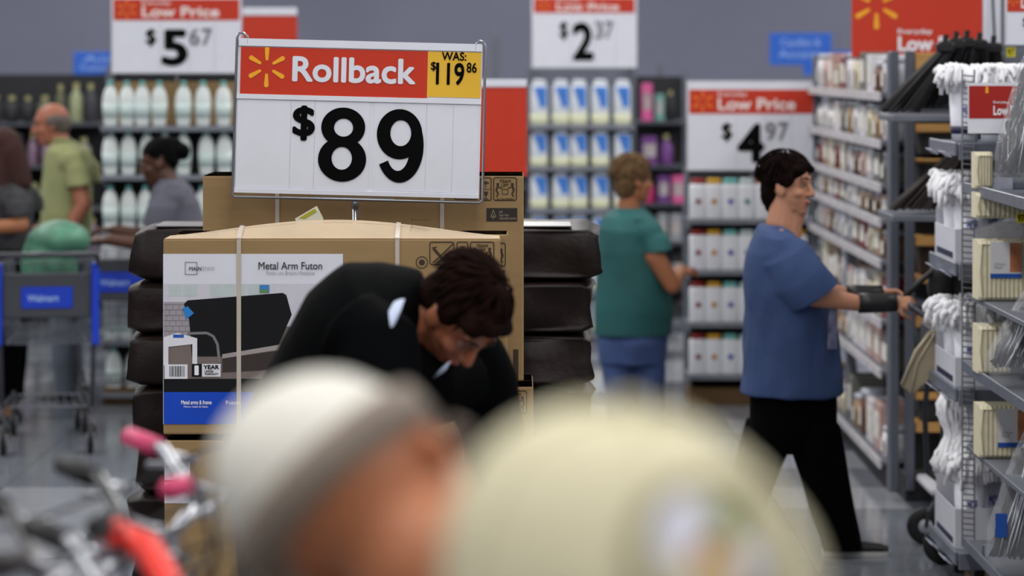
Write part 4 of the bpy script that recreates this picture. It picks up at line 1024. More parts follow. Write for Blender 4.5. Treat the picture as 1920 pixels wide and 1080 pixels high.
# ------------------------------------------------------------------ shopping carts
def cart(label, x, y, rz, basket=(110, 114, 120), blue=False, tall=1.03):
    t = thing('shopping_cart', label, 'cart', (0, 0, 0)); WR = mat('cart_wire', (120, 124, 132), .35, .7)
    b = B(); zt, zb = .98, .56; hw0, hw1 = .27, .19
    def corner(u, v, w_): # u length 0..1, v height 0..1, w side -1..1
        X = .05+u*.85+(0 if v else 0); top = hw0+(hw1-hw0)*u; bot = top*.78
        zbot = zb+.02*u; return Vector((X-(.06*(1-v))*(1 if u > .5 else -.5), w_*(bot+(top-bot)*v), zbot+(zt-.04*u-zbot)*v))
    for w_ in (-1, 1):
        for i in range(15): u = i/14; tube(b, [corner(u, 0, w_), corner(u, 1, w_)], .0025, 4)
        for j in range(5): tube(b, [corner(0, j/4, w_), corner(1, j/4, w_)], .003 if j < 4 else .006, 5)
    for e in (0, 1):
        for i in range(9): w_ = -1+2*i/8; tube(b, [corner(e, 0, w_), corner(e, 1, w_)], .0025, 4)
        for j in range(5): tube(b, [corner(e, j/4, -1), corner(e, j/4, 1)], .003, 5)
    for i in range(15): u = i/14; tube(b, [corner(u, 0, -1), corner(u, 0, 1)], .0025, 4)
    obj('wire_basket', b, WR, t)
    b = B(); tube(b, [(-.10, -.26, tall), (-.10, .26, tall)], .016, 12); obj('handle_bar', b, mat('cart_handle', (30, 60, 150) if blue else (60, 62, 68), .4), t, smooth=True)
    for w_ in (-1, 1):
        b = B(); tube(b, [(-.10, w_*.255, tall), (-.02, w_*.26, tall-.06), (.06, w_*.25, .93), (.02, w_*.235, .55), (.03, w_*.23, .30), (.12, w_*.23, .23), (.82, w_*.20, .20)], .012, 8); obj('frame_tube', b, mat('cart_frame', (56, 58, 64), .4, .3), t, smooth=True)
    b = B(); 
    for i in range(9): yy = -.19+i*.0475; tube(b, [(.08, yy, .235), (.80, yy*.85, .21)], .003, 4)
    tube(b, [(.08, -.2, .235), (.08, .2, .235)], .005); tube(b, [(.8, -.17, .21), (.8, .17, .21)], .005)
    obj('lower_rack', b, WR, t)
    se = obj('child_seat', box(B(), .0, .02, -.23, .23, .70, .93, .008), mat('seat_panel', (62, 64, 70), .5), t)
    obj('seat_logo_panel', box(B(), -.006, -.001, -.13, .13, .75, .86, .004), mat('cart_blue', (20, 60, 190), .4), se)
    b = text_bm('Walmart', -.1, .06, .785, .82, 0, .03); b.transform(Matrix.Translation((-.0075, 0, 0)) @ Matrix.Rotation(R(-90), 4, 'Z')); obj('logo_lettering', b, mat('print_sky', (150, 180, 235)), se)
    if blue:
        for w_ in (-1, 1): obj('corner_bumper', box(B(), -.03, .03, w_*.245-.02, w_*.245+.02, .56, .98, .008), mat('cart_blue', (20, 60, 190)), t)
    for (cx, cy) in ((.06, -.22), (.06, .22), (.80, -.19), (.80, .19)):
        b = B(); tube(b, [(cx+.02, cy, .23), (cx, cy, .175), (cx-.03, cy-.022, .14), (cx-.04, cy-.022, .075)], .009, 8); ca = obj('caster_fork', b, mat('cart_frame', (56, 58, 64)), t)
        b = B(); lathe(b, [(.04, -.014), (.072, -.016), (.0775, -.008), (.0775, .008), (.072, .016), (.04, .014)], n=24); b.transform(Matrix.Translation((cx-.04, cy, .0775)) @ Matrix.Rotation(R(90), 4, 'X')); obj('wheel', b, RUB, ca, smooth=True)
        b = B(); lathe(b, [(.03, -.019), (.032, 0), (.03, .019)], n=16); b.transform(Matrix.Translation((cx-.04, cy, .0775)) @ Matrix.Rotation(R(90), 4, 'X')); obj('wheel_hub', b, LGREY, ca, smooth=True)
    t.location = (x, y, 0); t.rotation_euler = (0, 0, rz); return t
cart('grey wire shopping cart pushed by the woman in the blue shirt', 1.70, 10.88, 0)
cart('grey and blue shopping cart in front of the man in the pale polo', (88-960)/s_(13.65), 13.65, R(99), blue=True)
cart('wire shopping cart holding a white pack, pushed by the woman in grey', (222-960)/s_(14.62), 14.62, R(99))
# goods in the carts
def bagm(name, label, cat, prims, m, extra=None, vox=.012, disp=.01):
    b = B(); c = None
    for p in prims: 
        if c is None: c = Vector(p[1])
        if p[0] == 'e': ell(b, p[1], p[2], Euler(p[3] if len(p) > 3 else (0, 0, 0)).to_matrix())
        else: cap(b, *p[1:])
    t = thing(name, label, cat, c)
    remesh(name+'_body', b, m, t, vox, 2, disp, 9)
    if extra: extra(t)
    return t
bk = mat('bag_black', (14, 14, 16), .6, var=.2)
def ex(t):
    b = B(); a = P(1692, 562, 10.78); c = P(1758, 500, 10.78); tube(b, [a, (a+c)/2+Vector((0, 0, .006)), c, c+Vector((.12, 0, -.02))], .012, 8); obj('bag_strap', b, bk, t, smooth=True)
    b = B(); ell(b, c+Vector((.0, -.012, .0)), (.012, .01, .012), None, 2); obj('strap_buckle', b, STEEL, t, smooth=True)
bagm('black_handbag', 'black handbag with a slanting strap in the cart before the woman in blue', 'bag', [('c', P(1765, 512, 10.8), .055, P(1765, 556, 10.8), .055), ('c', P(1810, 508, 10.8), .06, P(1815, 560, 10.8), .06), ('c', P(1768, 540, 10.9), .07, P(1830, 540, 10.9), .07), ('c', P(1765, 508, 10.8), .05, P(1812, 506, 10.8), .05)], bk, ex)
tn = mat('bag_tan', (158, 146, 122), .8, var=.15, scale=10)
b = B(); A = [P(x, y, 10.62) for x, y in ((1738, 625), (1754, 618), (1757, 700), (1712, 742), (1690, 725), (1705, 690))]
t = thing('tan_tote', 'folded tan canvas tote hanging on the cart beside the third mop shelf', 'bag', A[3])
poly(b, A, .035); bmesh.ops.bevel(b, geom=list(b.edges), offset=.006, segments=2, affect='EDGES'); obj('tote_body', b, tn, t)
b = B(); tube(b, [A[0]+Vector((.01, -.004, 0)), (A[0]+A[5])/2+Vector((-.012, -.01, .0)), A[4]+Vector((0, -.004, .01))], .006, 6); obj('tote_strap', b, mat('strap_tan', (190, 180, 155), .7), t, smooth=True)
b = B(); tube(b, [A[0]+Vector((.03, -.004, 0)), (A[1]+A[3])/2+Vector((-.03, -.004, 0)), A[3]+Vector((-.01, -.004, .01))], .004, 6); obj('tote_seam', b, mat('strap_tan', (190, 180, 155), .7), t, smooth=True)
o = bagm('paper_goods_pack', 'white printed pack of paper goods in the cart of the woman in grey', 'pack', [('e', P(222, 530, 15.0), (.11, .12, .2)), ('e', P(216, 480, 15.0), (.09, .1, .12))], mat('pack_pale', (206, 210, 216), .4, var=.15, scale=10, bump=.3))
def lab2(p, w_, h, txt, c, m2): pass
a = P(203, 515, 14.86); b_ = P(242, 490, 14.86); obj('pack_print', text_bm('SOFT', a.x, b_.x, a.z, b_.z, 14.86, .02), mat('print_navy', (60, 66, 110), .5), o)
bagm('green_parcel', 'green and teal parcel in the cart before the man in the polo', 'bag', [('e', P(110, 450, 14.1), (.17, .14, .10)), ('e', P(92, 500, 14.1), (.15, .14, .22))], mat('parcel_green', (70, 120, 96), .5, var=.5, scale=6))
# ------------------------------------------------------------------ people
SK = mat('skin_light', (182, 128, 100), .55, var=.08, scale=8)
SKM = mat('skin_tan', (158, 100, 66), .55, var=.08, scale=8)
SKD = mat('skin_deep', (78, 44, 28), .5, var=.1, scale=8)
SKR = mat('skin_ruddy', (165, 102, 78), .55, var=.12, scale=8)
LIP = mat('lip_rose', (160, 80, 78), .5); EYEW = mat('eye_white', (160, 148, 142), .5); IRIS = mat('iris_dark', (35, 24, 18), .3); BROW = mat('brow_dark', (40, 26, 20), .8)
def HM(c, yaw, pitch=0, roll=0, k=1.0):
    """head frame: +x face, +z crown. yaw 0 = looks to +X (right), 90 = away from the camera"""
    return Matrix.Translation(Vector(c)) @ Matrix.Rotation(R(yaw), 4, 'Z') @ Matrix.Rotation(R(pitch), 4, 'Y') @ Matrix.Rotation(R(roll), 4, 'X') @ Matrix.Scale(k, 4)
def head_prims(bm, M):
    h = B()
    ell(h, (-.012, 0, .032), (.098, .077, .088)); ell(h, (.022, 0, -.03), (.066, .062, .085)); ell(h, (.056, 0, -.095), (.028, .030, .020))
    ell(h, (.028, 0, -.078), (.046, .052, .034)); ell(h, (.058, 0, -.074), (.028, .034, .026)); ell(h, (.01, 0, -.06), (.055, .06, .045)); cap(h, (.086, 0, .02), .009, (.108, 0, -.022), .013); ell(h, (.096, .012, -.027), (.012, .008, .008), None, 2); ell(h, (.096, -.012, -.027), (.012, .008, .008), None, 2)
    cap(h, (.078, -.036, .036), .012, (.082, -.008, .030), .010); cap(h, (.078, .036, .036), .012, (.082, .008, .030), .010)
    for s in (-1, 1):
        ell(h, (.058, s*.04, -.02), (.026, .022, .022), None, 2); ell(h, (.0, s*.076, -.006), (.022, .009, .034), Euler((R(s*8), R(-10), R(s*-18))).to_matrix(), 2)
    ell(h, (.083, 0, -.054), (.012, .024, .007), None, 2); ell(h, (.081, 0, -.066), (.012, .02, .007), None, 2)
    for v in h.verts: v.co = M @ v.co
    merge(bm, h)
def face_parts(root, M, brow=BROW, lip=LIP, body=None):
    par = body or root
    for s in (-1, 1):
        b = B(); ell(b, (.077, s*.032, .012), (.0085, .012, .006), None, 2); b.transform(M); e = obj('eye', b, EYEW, root, smooth=True)
        b = B(); ell(b, (.0845, s*.032, .012), (.003, .006, .0055), None, 2); b.transform(M); obj('iris', b, IRIS, e, smooth=True)
        b = B(); cap(b, (.079, s*.048, .018), .0035, (.0885, s*.018, .02), .003, 8); b.transform(M); obj('eyelid', b, mat('lid_shade', (130, 85, 68), .6), e, smooth=True)
        b = B(); tube(b, [(.076, s*.052, .036), (.090, s*.034, .044), (.095, s*.014, .038)], [.002, .0045, .004], 6); b.transform(M); obj('eyebrow', b, brow, root, smooth=True)
    b = B(); cap(b, (.091, -.018, -.056), .004, (.091, .018, -.056), .004, 8); cap(b, (.089, -.014, -.064), .0045, (.089, .014, -.064), .0045, 8); cap(b, (.095, -.004, -.057), .004, (.095, .004, -.057), .004, 8); b.transform(M); obj('lips', b, lip, root, smooth=True)
def hand(bm, wrist, d, up, curl=60, side=1, k=1.0):
    """palm plus five separate fingers; d = pointing, up = back of hand"""
    w = Vector(wrist); d = Vector(d).normalized(); up = Vector(up); up = (up-d*up.dot(d)).normalized(); s = d.cross(up)*side
    for o_ in (-.026, -.009, .009, .026): cap(bm, w+s*o_*.6*k, .015*k, w+d*.085*k+s*o_*k, .011*k, 8)
    for i, (o_, L) in enumerate(((-.030, .058), (-.010, .074), (.010, .080), (.030, .070))):
        p = w+d*.082*k+s*o_*k; ang = 0
        for j, f in enumerate((.46, .30, .24)):
            ang += curl*(.45, .35, .3)[j]; dd = d*math.cos(R(ang))-up*math.sin(R(ang)); p2 = p+dd*L*f*k
            cap(bm, p, (.0095-.001*j)*k, p2, (.0088-.001*j)*k, 8); p = p2
    p = w+d*.025*k+s*.026*k; dd = (d*.6+s*.75-up*.25).normalized(); p2 = p+dd*.036*k; cap(bm, p, .013*k, p2, .011*k, 8); dd = (d*.85+s*.15-up*.6).normalized(); p3 = p2+dd*.03*k; cap(bm, p2, .0105*k, p3, .0095*k, 8); cap(bm, p3, .0095*k, p3+dd*.02*k, .008*k, 8)
def rg(px, py, Y, rx_px, ry, dx=0):
    s = s_(Y); return (P(px, py, Y), Vector((rx_px/s, 0, 0)), Vector((0, ry, 0)))
def hair_strands(b, M, n, seed, length, r=.004, zmin=.02, back=True, rad=(.106, .086, .098), c=(-.014, 0, .036)):
    rn = random.Random(seed)
    for i in range(n):
        a = rn.uniform(-math.pi, math.pi); e = rn.uniform(R(5), R(88))
        if abs(a) < R(50) and e < R(48): continue
        pts = []
        for k in range(4):
            ee = e-k*length/.1/4; 
            p = Vector((c[0]+rad[0]*1.0*math.cos(ee)*math.cos(a), c[1]+rad[1]*math.cos(ee)*math.sin(a), c[2]+rad[2]*math.sin(ee)))
            pts.append(M @ p)
        tube(b, pts, [r*.6, r, r, r*.3], 4)
# ---- woman in the blue shirt
YW = 10.9
def W(px, py, dy=0): return P(px, py, YW)+Vector((0, dy, 0))
def person(label, base): return thing('person', label, 'person', (base.x, base.y, 0))
pw = person('woman in blue short sleeved shirt walking right, black brace on her wrist', W(1490, 1038))
M = HM(W(1478, 350), -30, 3, 0, 1.0)
b = B(); head_prims(b, M)
cap(b, W(1472, 380), .058, W(1466, 420), .066); cap(b, W(1492, 394), .046, W(1478, 420), .058); cap(b, W(1478, 420), .058, W(1474, 445), .062)
cap(b, W(1460, 446, -.1), .045, W(1460, 446, .1), .045); cap(b, W(1466, 500), .11, W(1485, 700), .15)
for sgn in (-1, 1):
    cap(b, W(1462, 460, sgn*.14), .045, W(1516, 546, sgn*.21), .047); cap(b, W(1516, 546, sgn*.21), .046, W(1596, 560, sgn*.2), .033); cap(b, W(1596, 560, sgn*.2), .031, W(1662, 560, sgn*.2), .028)
hand(b, W(1658, 560, -.2), (1, .1, -.02), (0, -.75, .6), 75, 1, .9); hand(b, W(1658, 560, .2), (1, -.1, -.02), (0, .75, .6), 75, -1, .9)
cap(b, W(1500, 765, -.08), .05, W(1535, 860, -.09), .06); cap(b, W(1535, 860, -.09), .055, W(1575, 1000, -.09), .036)
cap(b, W(1465, 765, .08), .05, W(1432, 860, .09), .06); cap(b, W(1432, 860, .09), .055, W(1385, 980, .09), .036)
cap(b, W(1572, 1008, -.06), .03, W(1600, 1024, -.03), .024)
bd = remesh('body', b, SK, pw, .005, 3)
face_parts(pw, M)
b = B(); h = B()
ell(h, (-.026, 0, .050), (.104, .088, .092)); ell(h, (.045, 0, .092), (.052, .066, .030)); ell(h, (-.062, 0, -.01), (.052, .074, .09)); cap(h, (-.078, -.03, -.05), .028, (-.072, -.02, -.095), .016); cap(h, (-.078, .03, -.05), .028, (-.072, .02, -.095), .016)
for s in (-1, 1): ell(h, (.012, s*.07, .04), (.045, .022, .04)); ell(h, (.06, s*.045, .075), (.035, .035, .022))
h.transform(M); merge(b, h)
hr = mat('hair_dark', (22, 14, 13), .95, var=.35, scale=30, spec=.03, bump=.3, bscale=80)
hw_ = remesh('hair', b, hr, pw, .006, 2, .006, 16, fine=.003, ffreq=70)
b = B(); hair_strands(b, M, 160, 3, .06, .0045, rad=(.122, .094, .108), c=(-.022, 0, .045)); o = obj('hair_strands', b, hr, hw_, smooth=True); o['kind'] = 'stuff'
SHB = mat('shirt_blue', (45, 66, 108), .85, var=.10, scale=3, bump=.2, bscale=30)
b = B(); rings(b, [rg(1485, 737, YW, 98, .225), rg(1486, 700, YW, 95, .225), rg(1484, 640, YW, 91, .225), rg(1480, 580, YW, 83, .23), rg(1470, 520, YW, 74, .23), rg(1460, 475, YW, 58, .235), rg(1455, 440, YW, 41, .215), rg(1449, 427, YW, 30, .16), rg(1446, 418, YW, 22, .09)], 32)
for sgn in (-1, 1):
    cap(b, W(1458, 448, sgn*.07), .068, W(1462, 462, sgn*.15), .078); rs = []
    for px, py, ux, uy, vd, dd in ((1452, 440, 20, -10, .05, .15), (1462, 470, 40, -22, .075, .18), (1488, 515, 44, -27, .085, .205), (1518, 548, 44, -28, .09, .215)):
        rs.append((W(px, py, sgn*dd), Vector((ux/459, 0, -uy/459)), Vector((.02, vd*sgn, 0))))
    rings(b, rs, 24)
remesh('shirt', b, SHB, pw, .007, 3, .018, 5, (1, 1, .6), fine=.005, ffreq=16)
b = B(); a = W(1555, 612, -.15)
rings(b, [(W(1550, 645, -.19), Vector((.018, .0, 0)), Vector((.01, .006, 0))), (W(1552, 560, -.19), Vector((.015, 0, 0)), Vector((.01, .006, 0)))], 12); obj('shirt_print', b, mat('faded_print', (110, 112, 140), .8, var=.5, scale=20), pw)
TR = mat('trousers_black', (5, 5, 6), .95, var=.15, spec=.04)
b = B(); rings(b, [rg(1486, 700, YW, 84, .19), rg(1486, 745, YW, 82, .20), rg(1486, 800, YW, 82, .195), rg(1483, 842, YW, 78, .17)], 28)
h = B(); rings(h, [rg(1520, 790, YW, 50, .1), rg(1532, 850, YW, 50, .105), rg(1546, 905, YW, 45, .095), rg(1556, 950, YW, 42, .085), rg(1570, 1000, YW, 38, .075), rg(1573, 1022, YW, 37, .07)], 20); bmesh.ops.translate(h, verts=h.verts, vec=(0, -.09, 0)); merge(b, h)
b2 = B(); rings(b2, [rg(1450, 790, YW, 48, .1), rg(1434, 850, YW, 50, .105), rg(1416, 900, YW, 46, .095), rg(1398, 950, YW, 42, .085), rg(1378, 1000, YW, 36, .07)], 20)
bmesh.ops.translate(b2, verts=b2.verts, vec=(0, .09, 0)); merge(b, b2)
remesh('trousers', b, TR, pw, .008, 3, .008, 6, (1, 1, .5))
for (x, y, dd, rot) in ((1603, 1028, -.03, 0), (1392, 1020, .09, R(35))):
    c = W(x, y, dd)
    b = B(); L = .135
    rs = [(Vector((c.x-L, c.y, c.z+.006)), Vector((0, .022, 0)), Vector((0, 0, .02)))]
    for u, w_, h_ in ((-.10, .036, .032), (-.03, .038, .034), (.04, .044, .026), (.10, .042, .02), (.13, .028, .014)):
        rs.append((Vector((c.x+u, c.y, c.z+h_*.5-.006)), Vector((0, w_, 0)), Vector((0, 0, h_))))
    rings(b, rs, 16)
    s2 = B(); rings(s2, [(Vector((c.x-.004, c.y, c.z-.024)), Vector((.138, 0, 0)), Vector((0, .045, 0))), (Vector((c.x-.002, c.y, c.z-.002)), Vector((.141, 0, 0)), Vector((0, .047, 0)))], 24, power=.7)
    if rot:
        MM = Matrix.Translation(c) @ Matrix.Rotation(rot, 4, 'Y') @ Matrix.Translation(-c+Vector((0, 0, .0))); b.transform(MM); s2.transform(MM); b.transform(Matrix.Translation((0, 0, .045))); s2.transform(Matrix.Translation((0, 0, .045)))
    sh = obj('shoe', b, BLKPL, pw, smooth=True); obj('sole', s2, mat('sole_white', (206, 206, 202), .6), sh)
for sgn in (-1, 1):
    b = B(); tube(b, [W(1598, 560, sgn*.2), W(1620, 560, sgn*.2), W(1645, 560, sgn*.2), W(1668, 559, sgn*.2)], [.041, .040, .038, .036], 16); obj('wrist_brace', b, BLKPL, pw, smooth=True)
# ---- woman in teal
YT = 14.6
def T(px, py, dy=0): return P(px, py, YT)+Vector((0, dy, 0))
pt_ = person('woman with short blond hair in a teal shirt and jeans, seen from behind', T(1185, 804))
M = HM(T(1188, 340), 18, 2, 0, 1.0)
b = B(); head_prims(b, M); cap(b, T(1180, 365), .055, T(1178, 400), .065); cap(b, T(1180, 460), .12, T(1185, 610), .14)
for sgn in (1,): cap(b, T(1205, 440, sgn*.16), .05, T(1254, 532, sgn*.19), .05)
cap(b, T(1215, 435, -.17), .05, T(1224, 475, -.2), .056); cap(b, T(1224, 475, -.2), .056, T(1257, 530, -.2), .046); cap(b, T(1257, 530, -.2), .045, T(1278, 512, .0), .032); hand(b, T(1278, 512, .0), (.6, .8, .1), (0, 0, 1), 50, 1, .9)
cap(b, T(1254, 532, .19), .045, T(1285, 515, .3), .032); hand(b, T(1285, 515, .3), (.6, .8, .1), (0, 0, 1), 50, -1, .9)
for sgn, px in ((-1, 1208), (1, 1160)): cap(b, T(px, 660, 0), .05, T(px+6, 785, 0), .03); 
remesh('body', b, SKM, pt_, .008, 3); face_parts(pt_, M)
b = B(); h = B(); ell(h, (-.02, 0, .05), (.11, .094, .098)); ell(h, (-.05, 0, -.01), (.062, .082, .095)); ell(h, (.04, 0, .10), (.05, .07, .03))
h.transform(M); merge(b, h); hb = mat('hair_blond', (96, 70, 40), .85, var=.4, scale=20, bump=.5, bscale=60); o = remesh('hair', b, hb, pt_, .008, 2, .010, 18, fine=.004, ffreq=60)
b = B(); hair_strands(b, M, 180, 5, .06, .005, rad=(.12, .1, .112), c=(-.02, 0, .045)); o = obj('hair_strands', b, hb, o, smooth=True); o['kind'] = 'stuff'
tealm = mat('shirt_teal', (32, 88, 88), .8, var=.25, scale=3, bump=.2, bscale=20)
b = B(); rings(b, [rg(1186, 627, YT, 73, .22), rg(1188, 580, YT, 75, .23), rg(1186, 520, YT, 70, .23), rg(1182, 470, YT, 64, .235), rg(1181, 430, YT, 58, .22), rg(1181, 408, YT, 48, .17), rg(1181, 392, YT, 28, .09)], 28)
for sgn in (-1, 1): cap(b, T(1185, 418, sgn*.08), .075, T(1212, 434, sgn*.16), .09); rings(b, [(T(1200, 412, sgn*.14), Vector((.06, 0, 0)), Vector((0, .06*sgn, .03))), (T(1222, 440, sgn*.18), Vector((.085, 0, 0)), Vector((0, .075*sgn, 0))), (T(1229, 468, sgn*.2), Vector((.080, 0, .012)), Vector((0, .08*sgn, 0)))], 20)
remesh('shirt', b, tealm, pt_, .008, 3, .014, 5, (1, 1, .6))
b = B(); JN = mat('jeans_blue', (64, 84, 132), .8, var=.2, scale=6)
rings(b, [rg(1186, 600, YT, 66, .19), rg(1186, 640, YT, 66, .2), rg(1186, 680, YT, 62, .17)], 24)
rings(b, [rg(1160, 640, YT, 36, .13), rg(1162, 720, YT, 30, .1), rg(1164, 794, YT, 24, .075)], 18); rings(b, [rg(1212, 640, YT, 36, .13), rg(1218, 720, YT, 29, .1), rg(1222, 794, YT, 24, .075)], 18)
remesh('jeans', b, JN, pt_, .009, 2, .008, 8)
for px in (1170, 1228): b = B(); c = T(px, 797, 0); rings(b, [(c+Vector((-.1, 0, -.02)), Vector((0, .035, 0)), Vector((0, 0, .02))), (c+Vector((0, .0, -.005)), Vector((0, .042, 0)), Vector((0, 0, .035))), (c+Vector((.12, .02, -.02)), Vector((0, .04, 0)), Vector((0, 0, .02)))], 14); obj('shoe', b, BLKPL, pt_, smooth=True)
# ---- man in pale polo
YP_ = 16.0
def G_(px, py, dy=0): return P(px, py, YP_)+Vector((0, dy, 0))
pm_ = person('balding man in a pale green polo shirt facing left behind a cart', G_(125, 745))
M = HM(G_(96, 234), 180+12, 8, 0, 1.05)
b = B(); head_prims(b, M); cap(b, G_(108, 255), .06, G_(118, 285), .07); cap(b, G_(124, 340), .11, G_(124, 430), .12)
cap(b, G_(148, 305, -.16), .05, G_(166, 380, -.2), .05); cap(b, G_(166, 380, -.2), .048, G_(140, 430, -.22), .036); cap(b, G_(140, 430, -.22), .034, G_(105, 440, -.15), .03); hand(b, G_(105, 440, -.15), (-1, .2, -.1), (0, -.3, 1), 60, 1)
cap(b, G_(112, 305, .16), .05, G_(100, 380, .2), .05); cap(b, G_(100, 380, .2), .048, G_(75, 430, .2), .034); hand(b, G_(75, 430, .2), (-1, -.1, -.1), (0, .3, 1), 60, -1)
for sgn in (-1, 1): cap(b, G_(124, 440, sgn*.09), .07, G_(128, 725, sgn*.09), .04)
remesh('body', b, SKR, pm_, .008, 3); face_parts(pm_, M, brow=mat('brow_grey', (110, 95, 85), .8))
b = B(); h = B(); ell(h, (-.05, 0, .0), (.068, .086, .07)); 
for s in (-1, 1): ell(h, (-.02, s*.072, .02), (.05, .018, .04))
h.transform(M); merge(b, h); remesh('hair', b, mat('hair_grey', (96, 84, 78), .7, var=.3, scale=30), pm_, .008, 2, .005, 20)
pol = mat('polo_pale', (148, 152, 104), .85, var=.08, scale=5, bump=.2, bscale=20)
b = B(); rings(b, [rg(124, 445, YP_, 46, .19), rg(124, 400, YP_, 47, .2), rg(126, 350, YP_, 46, .2), rg(127, 310, YP_, 44, .21), rg(124, 282, YP_, 36, .2), rg(120, 266, YP_, 22, .11)], 24)
for sgn in (-1, 1): cap(b, G_(126, 290, sgn*.07), .07, G_(140, 300, sgn*.16), .085); rings(b, [(G_(135, 280, sgn*.13), Vector((.06, 0, 0)), Vector((0, .06*sgn, .03))), (G_(152, 310, sgn*.18), Vector((.08, 0, 0)), Vector((0, .075*sgn, 0))), (G_(160, 346, sgn*.2), Vector((.075, 0, .01)), Vector((0, .075*sgn, 0)))], 20)
o = remesh('polo_shirt', b, pol, pm_, .008, 3, .010, 6)
b = B(); tube(b, [G_(104+18*math.cos(a_*.5)+14, 266+4*math.sin(a_*.5), .08*math.sin(a_*.5)) for a_ in range(13)], .014, 8, closed=True); obj('collar', b, pol, o, smooth=True)
b = B(); rings(b, [rg(124, 425, YP_, 42, .18), rg(124, 500, YP_, 42, .17)], 20)
for dd in (-.09, .09):
    h = B(); rings(h, [rg(124, 470, YP_, 34, .1), rg(126, 600, YP_, 27, .085), rg(128, 738, YP_, 22, .07)], 16); bmesh.ops.translate(h, verts=h.verts, vec=(0, dd, 0)); merge(b, h)
remesh('trousers', b, mat('trousers_slate', (92, 100, 112), .8, var=.1), pm_, .01, 2, .006, 6)
for dd in (-.09, .09): b = B(); c = G_(122, 742, dd); rings(b, [(c+Vector((.1, 0, -.01)), Vector((0, .035, 0)), Vector((0, 0, .025))), (c+Vector((0, 0, .0)), Vector((0, .045, 0)), Vector((0, 0, .035))), (c+Vector((-.15, 0, -.012)), Vector((0, .045, 0)), Vector((0, 0, .02)))], 14); obj('shoe', b, RUB, pm_, smooth=True)
# ---- red-haired woman at the left edge
YH = 14.9
def H_(px, py, dy=0): return P(px, py, YH)+Vector((0, dy, 0))
ph = person('woman with long auburn hair in dark clothes, cut by the left edge', H_(18, 790))
M = HM(H_(2, 285), 180-25, 5, 0, 1.0)
b = B(); head_prims(b, M); cap(b, H_(10, 310), .05, H_(14, 345), .06); cap(b, H_(16, 390), .1, H_(18, 480), .11)
cap(b, H_(38, 375, -.15), .045, H_(52, 418, -.2), .045); cap(b, H_(52, 418, -.2), .043, H_(0, 422, -.25), .036); cap(b, H_(0, 422, -.25), .034, H_(-25, 412, -.2), .03); hand(b, H_(-25, 412, -.2), (-1, .2, .1), (0, -.3, 1), 60)
cap(b, H_(-4, 375, .15), .045, H_(-15, 425, .2), .045); cap(b, H_(-15, 425, .2), .043, H_(-50, 415, .1), .03); hand(b, H_(-50, 415, .1), (-1, 0, .1), (0, .3, 1), 60, -1)
for dd in (-.08, .08): cap(b, H_(18, 500, dd), .07, H_(18, 770, dd), .033)
remesh('body', b, SKM, ph, .008, 3); face_parts(ph, M)
b = B(); h = B(); ell(h, (-.02, 0, .045), (.11, .094, .095)); cap(h, (-.06, 0, .0), .09, (-.10, -.0, -.17), .075); cap(h, (-.02, .075, .0), .035, (-.06, .09, -.2), .035); cap(h, (-.02, -.075, .0), .035, (-.05, -.09, -.2), .03)
h.transform(M); merge(b, h); ah = mat('hair_auburn', (52, 20, 14), .85, var=.4, scale=20, stretch=(4, 4, 1), bump=.5, bscale=60); o = remesh('hair', b, ah, ph, .008, 2, .012, 14, (1, 1, .4))
b = B(); rings(b, [rg(18, 480, YH, 46, .17), rg(18, 430, YH, 44, .17), rg(20, 380, YH, 44, .19), rg(18, 352, YH, 38, .18), rg(14, 338, YH, 22, .1)], 24)
for sgn in (-1, 1): cap(b, H_(20, 360, sgn*.07), .065, H_(34, 370, sgn*.15), .078); rings(b, [(H_(32, 352, sgn*.13), Vector((.06, 0, 0)), Vector((0, .06*sgn, .03))), (H_(46, 375, sgn*.18), Vector((.075, 0, 0)), Vector((0, .065*sgn, 0))), (H_(50, 402, sgn*.19), Vector((.07, 0, .01)), Vector((0, .065*sgn, 0)))], 20)
remesh('blouse', b, mat('blouse_charcoal', (48, 48, 52), .8, var=.6, scale=14), ph, .008, 3, .01, 7)
b = B(); rings(b, [rg(18, 465, YH, 46, .18), rg(18, 540, YH, 44, .17)], 20)
for dd in (-.09, .09):
    h = B(); rings(h, [rg(20, 520, YH, 38, .1), rg(20, 650, YH, 26, .09), rg(18, 752, YH, 22, .08)], 16); bmesh.ops.translate(h, verts=h.verts, vec=(0, dd, 0)); merge(b, h)
remesh('trousers', b, TR, ph, .01, 2, .006, 6)
for dd in (-.08, .08): b = B(); c = H_(12, 784, dd); rings(b, [(c+Vector((.07, 0, .0)), Vector((0, .03, 0)), Vector((0, 0, .03))), (c+Vector((0, 0, .0)), Vector((0, .04, 0)), Vector((0, 0, .03))), (c+Vector((-.14, 0, -.005)), Vector((0, .04, 0)), Vector((0, 0, .018)))], 14); obj('shoe', b, RUB, ph, smooth=True)
# ---- woman in grey
YGY = 14.7
def Q_(px, py, dy=0): return P(px, py, YGY)+Vector((0, dy, 0))
pg = person('woman with pinned up black hair in a grey shirt, behind the brown mattresses', Q_(325, 800))
M = HM(Q_(297, 306), 180+8, 14, 0, 1.0)
b = B(); head_prims(b, M); cap(b, Q_(308, 325), .055, Q_(322, 352), .06); cap(b, Q_(330, 400), .11, Q_(340, 520), .12)
cap(b, Q_(325, 388, -.16), .045, Q_(300, 455, -.22), .045); cap(b, Q_(300, 455, -.22), .043, Q_(215, 445, -.2), .033); hand(b, Q_(218, 445, -.2), (-1, 0, .05), (0, -.3, 1), 60)
cap(b, Q_(328, 388, .16), .045, Q_(280, 450, .22), .045); cap(b, Q_(280, 450, .22), .043, Q_(205, 436, .2), .033); hand(b, Q_(205, 436, .2), (-1, 0, .05), (0, .3, 1), 60, -1)
for dd in (-.09, .09): cap(b, Q_(340, 540, dd), .07, Q_(335, 785, dd), .04)
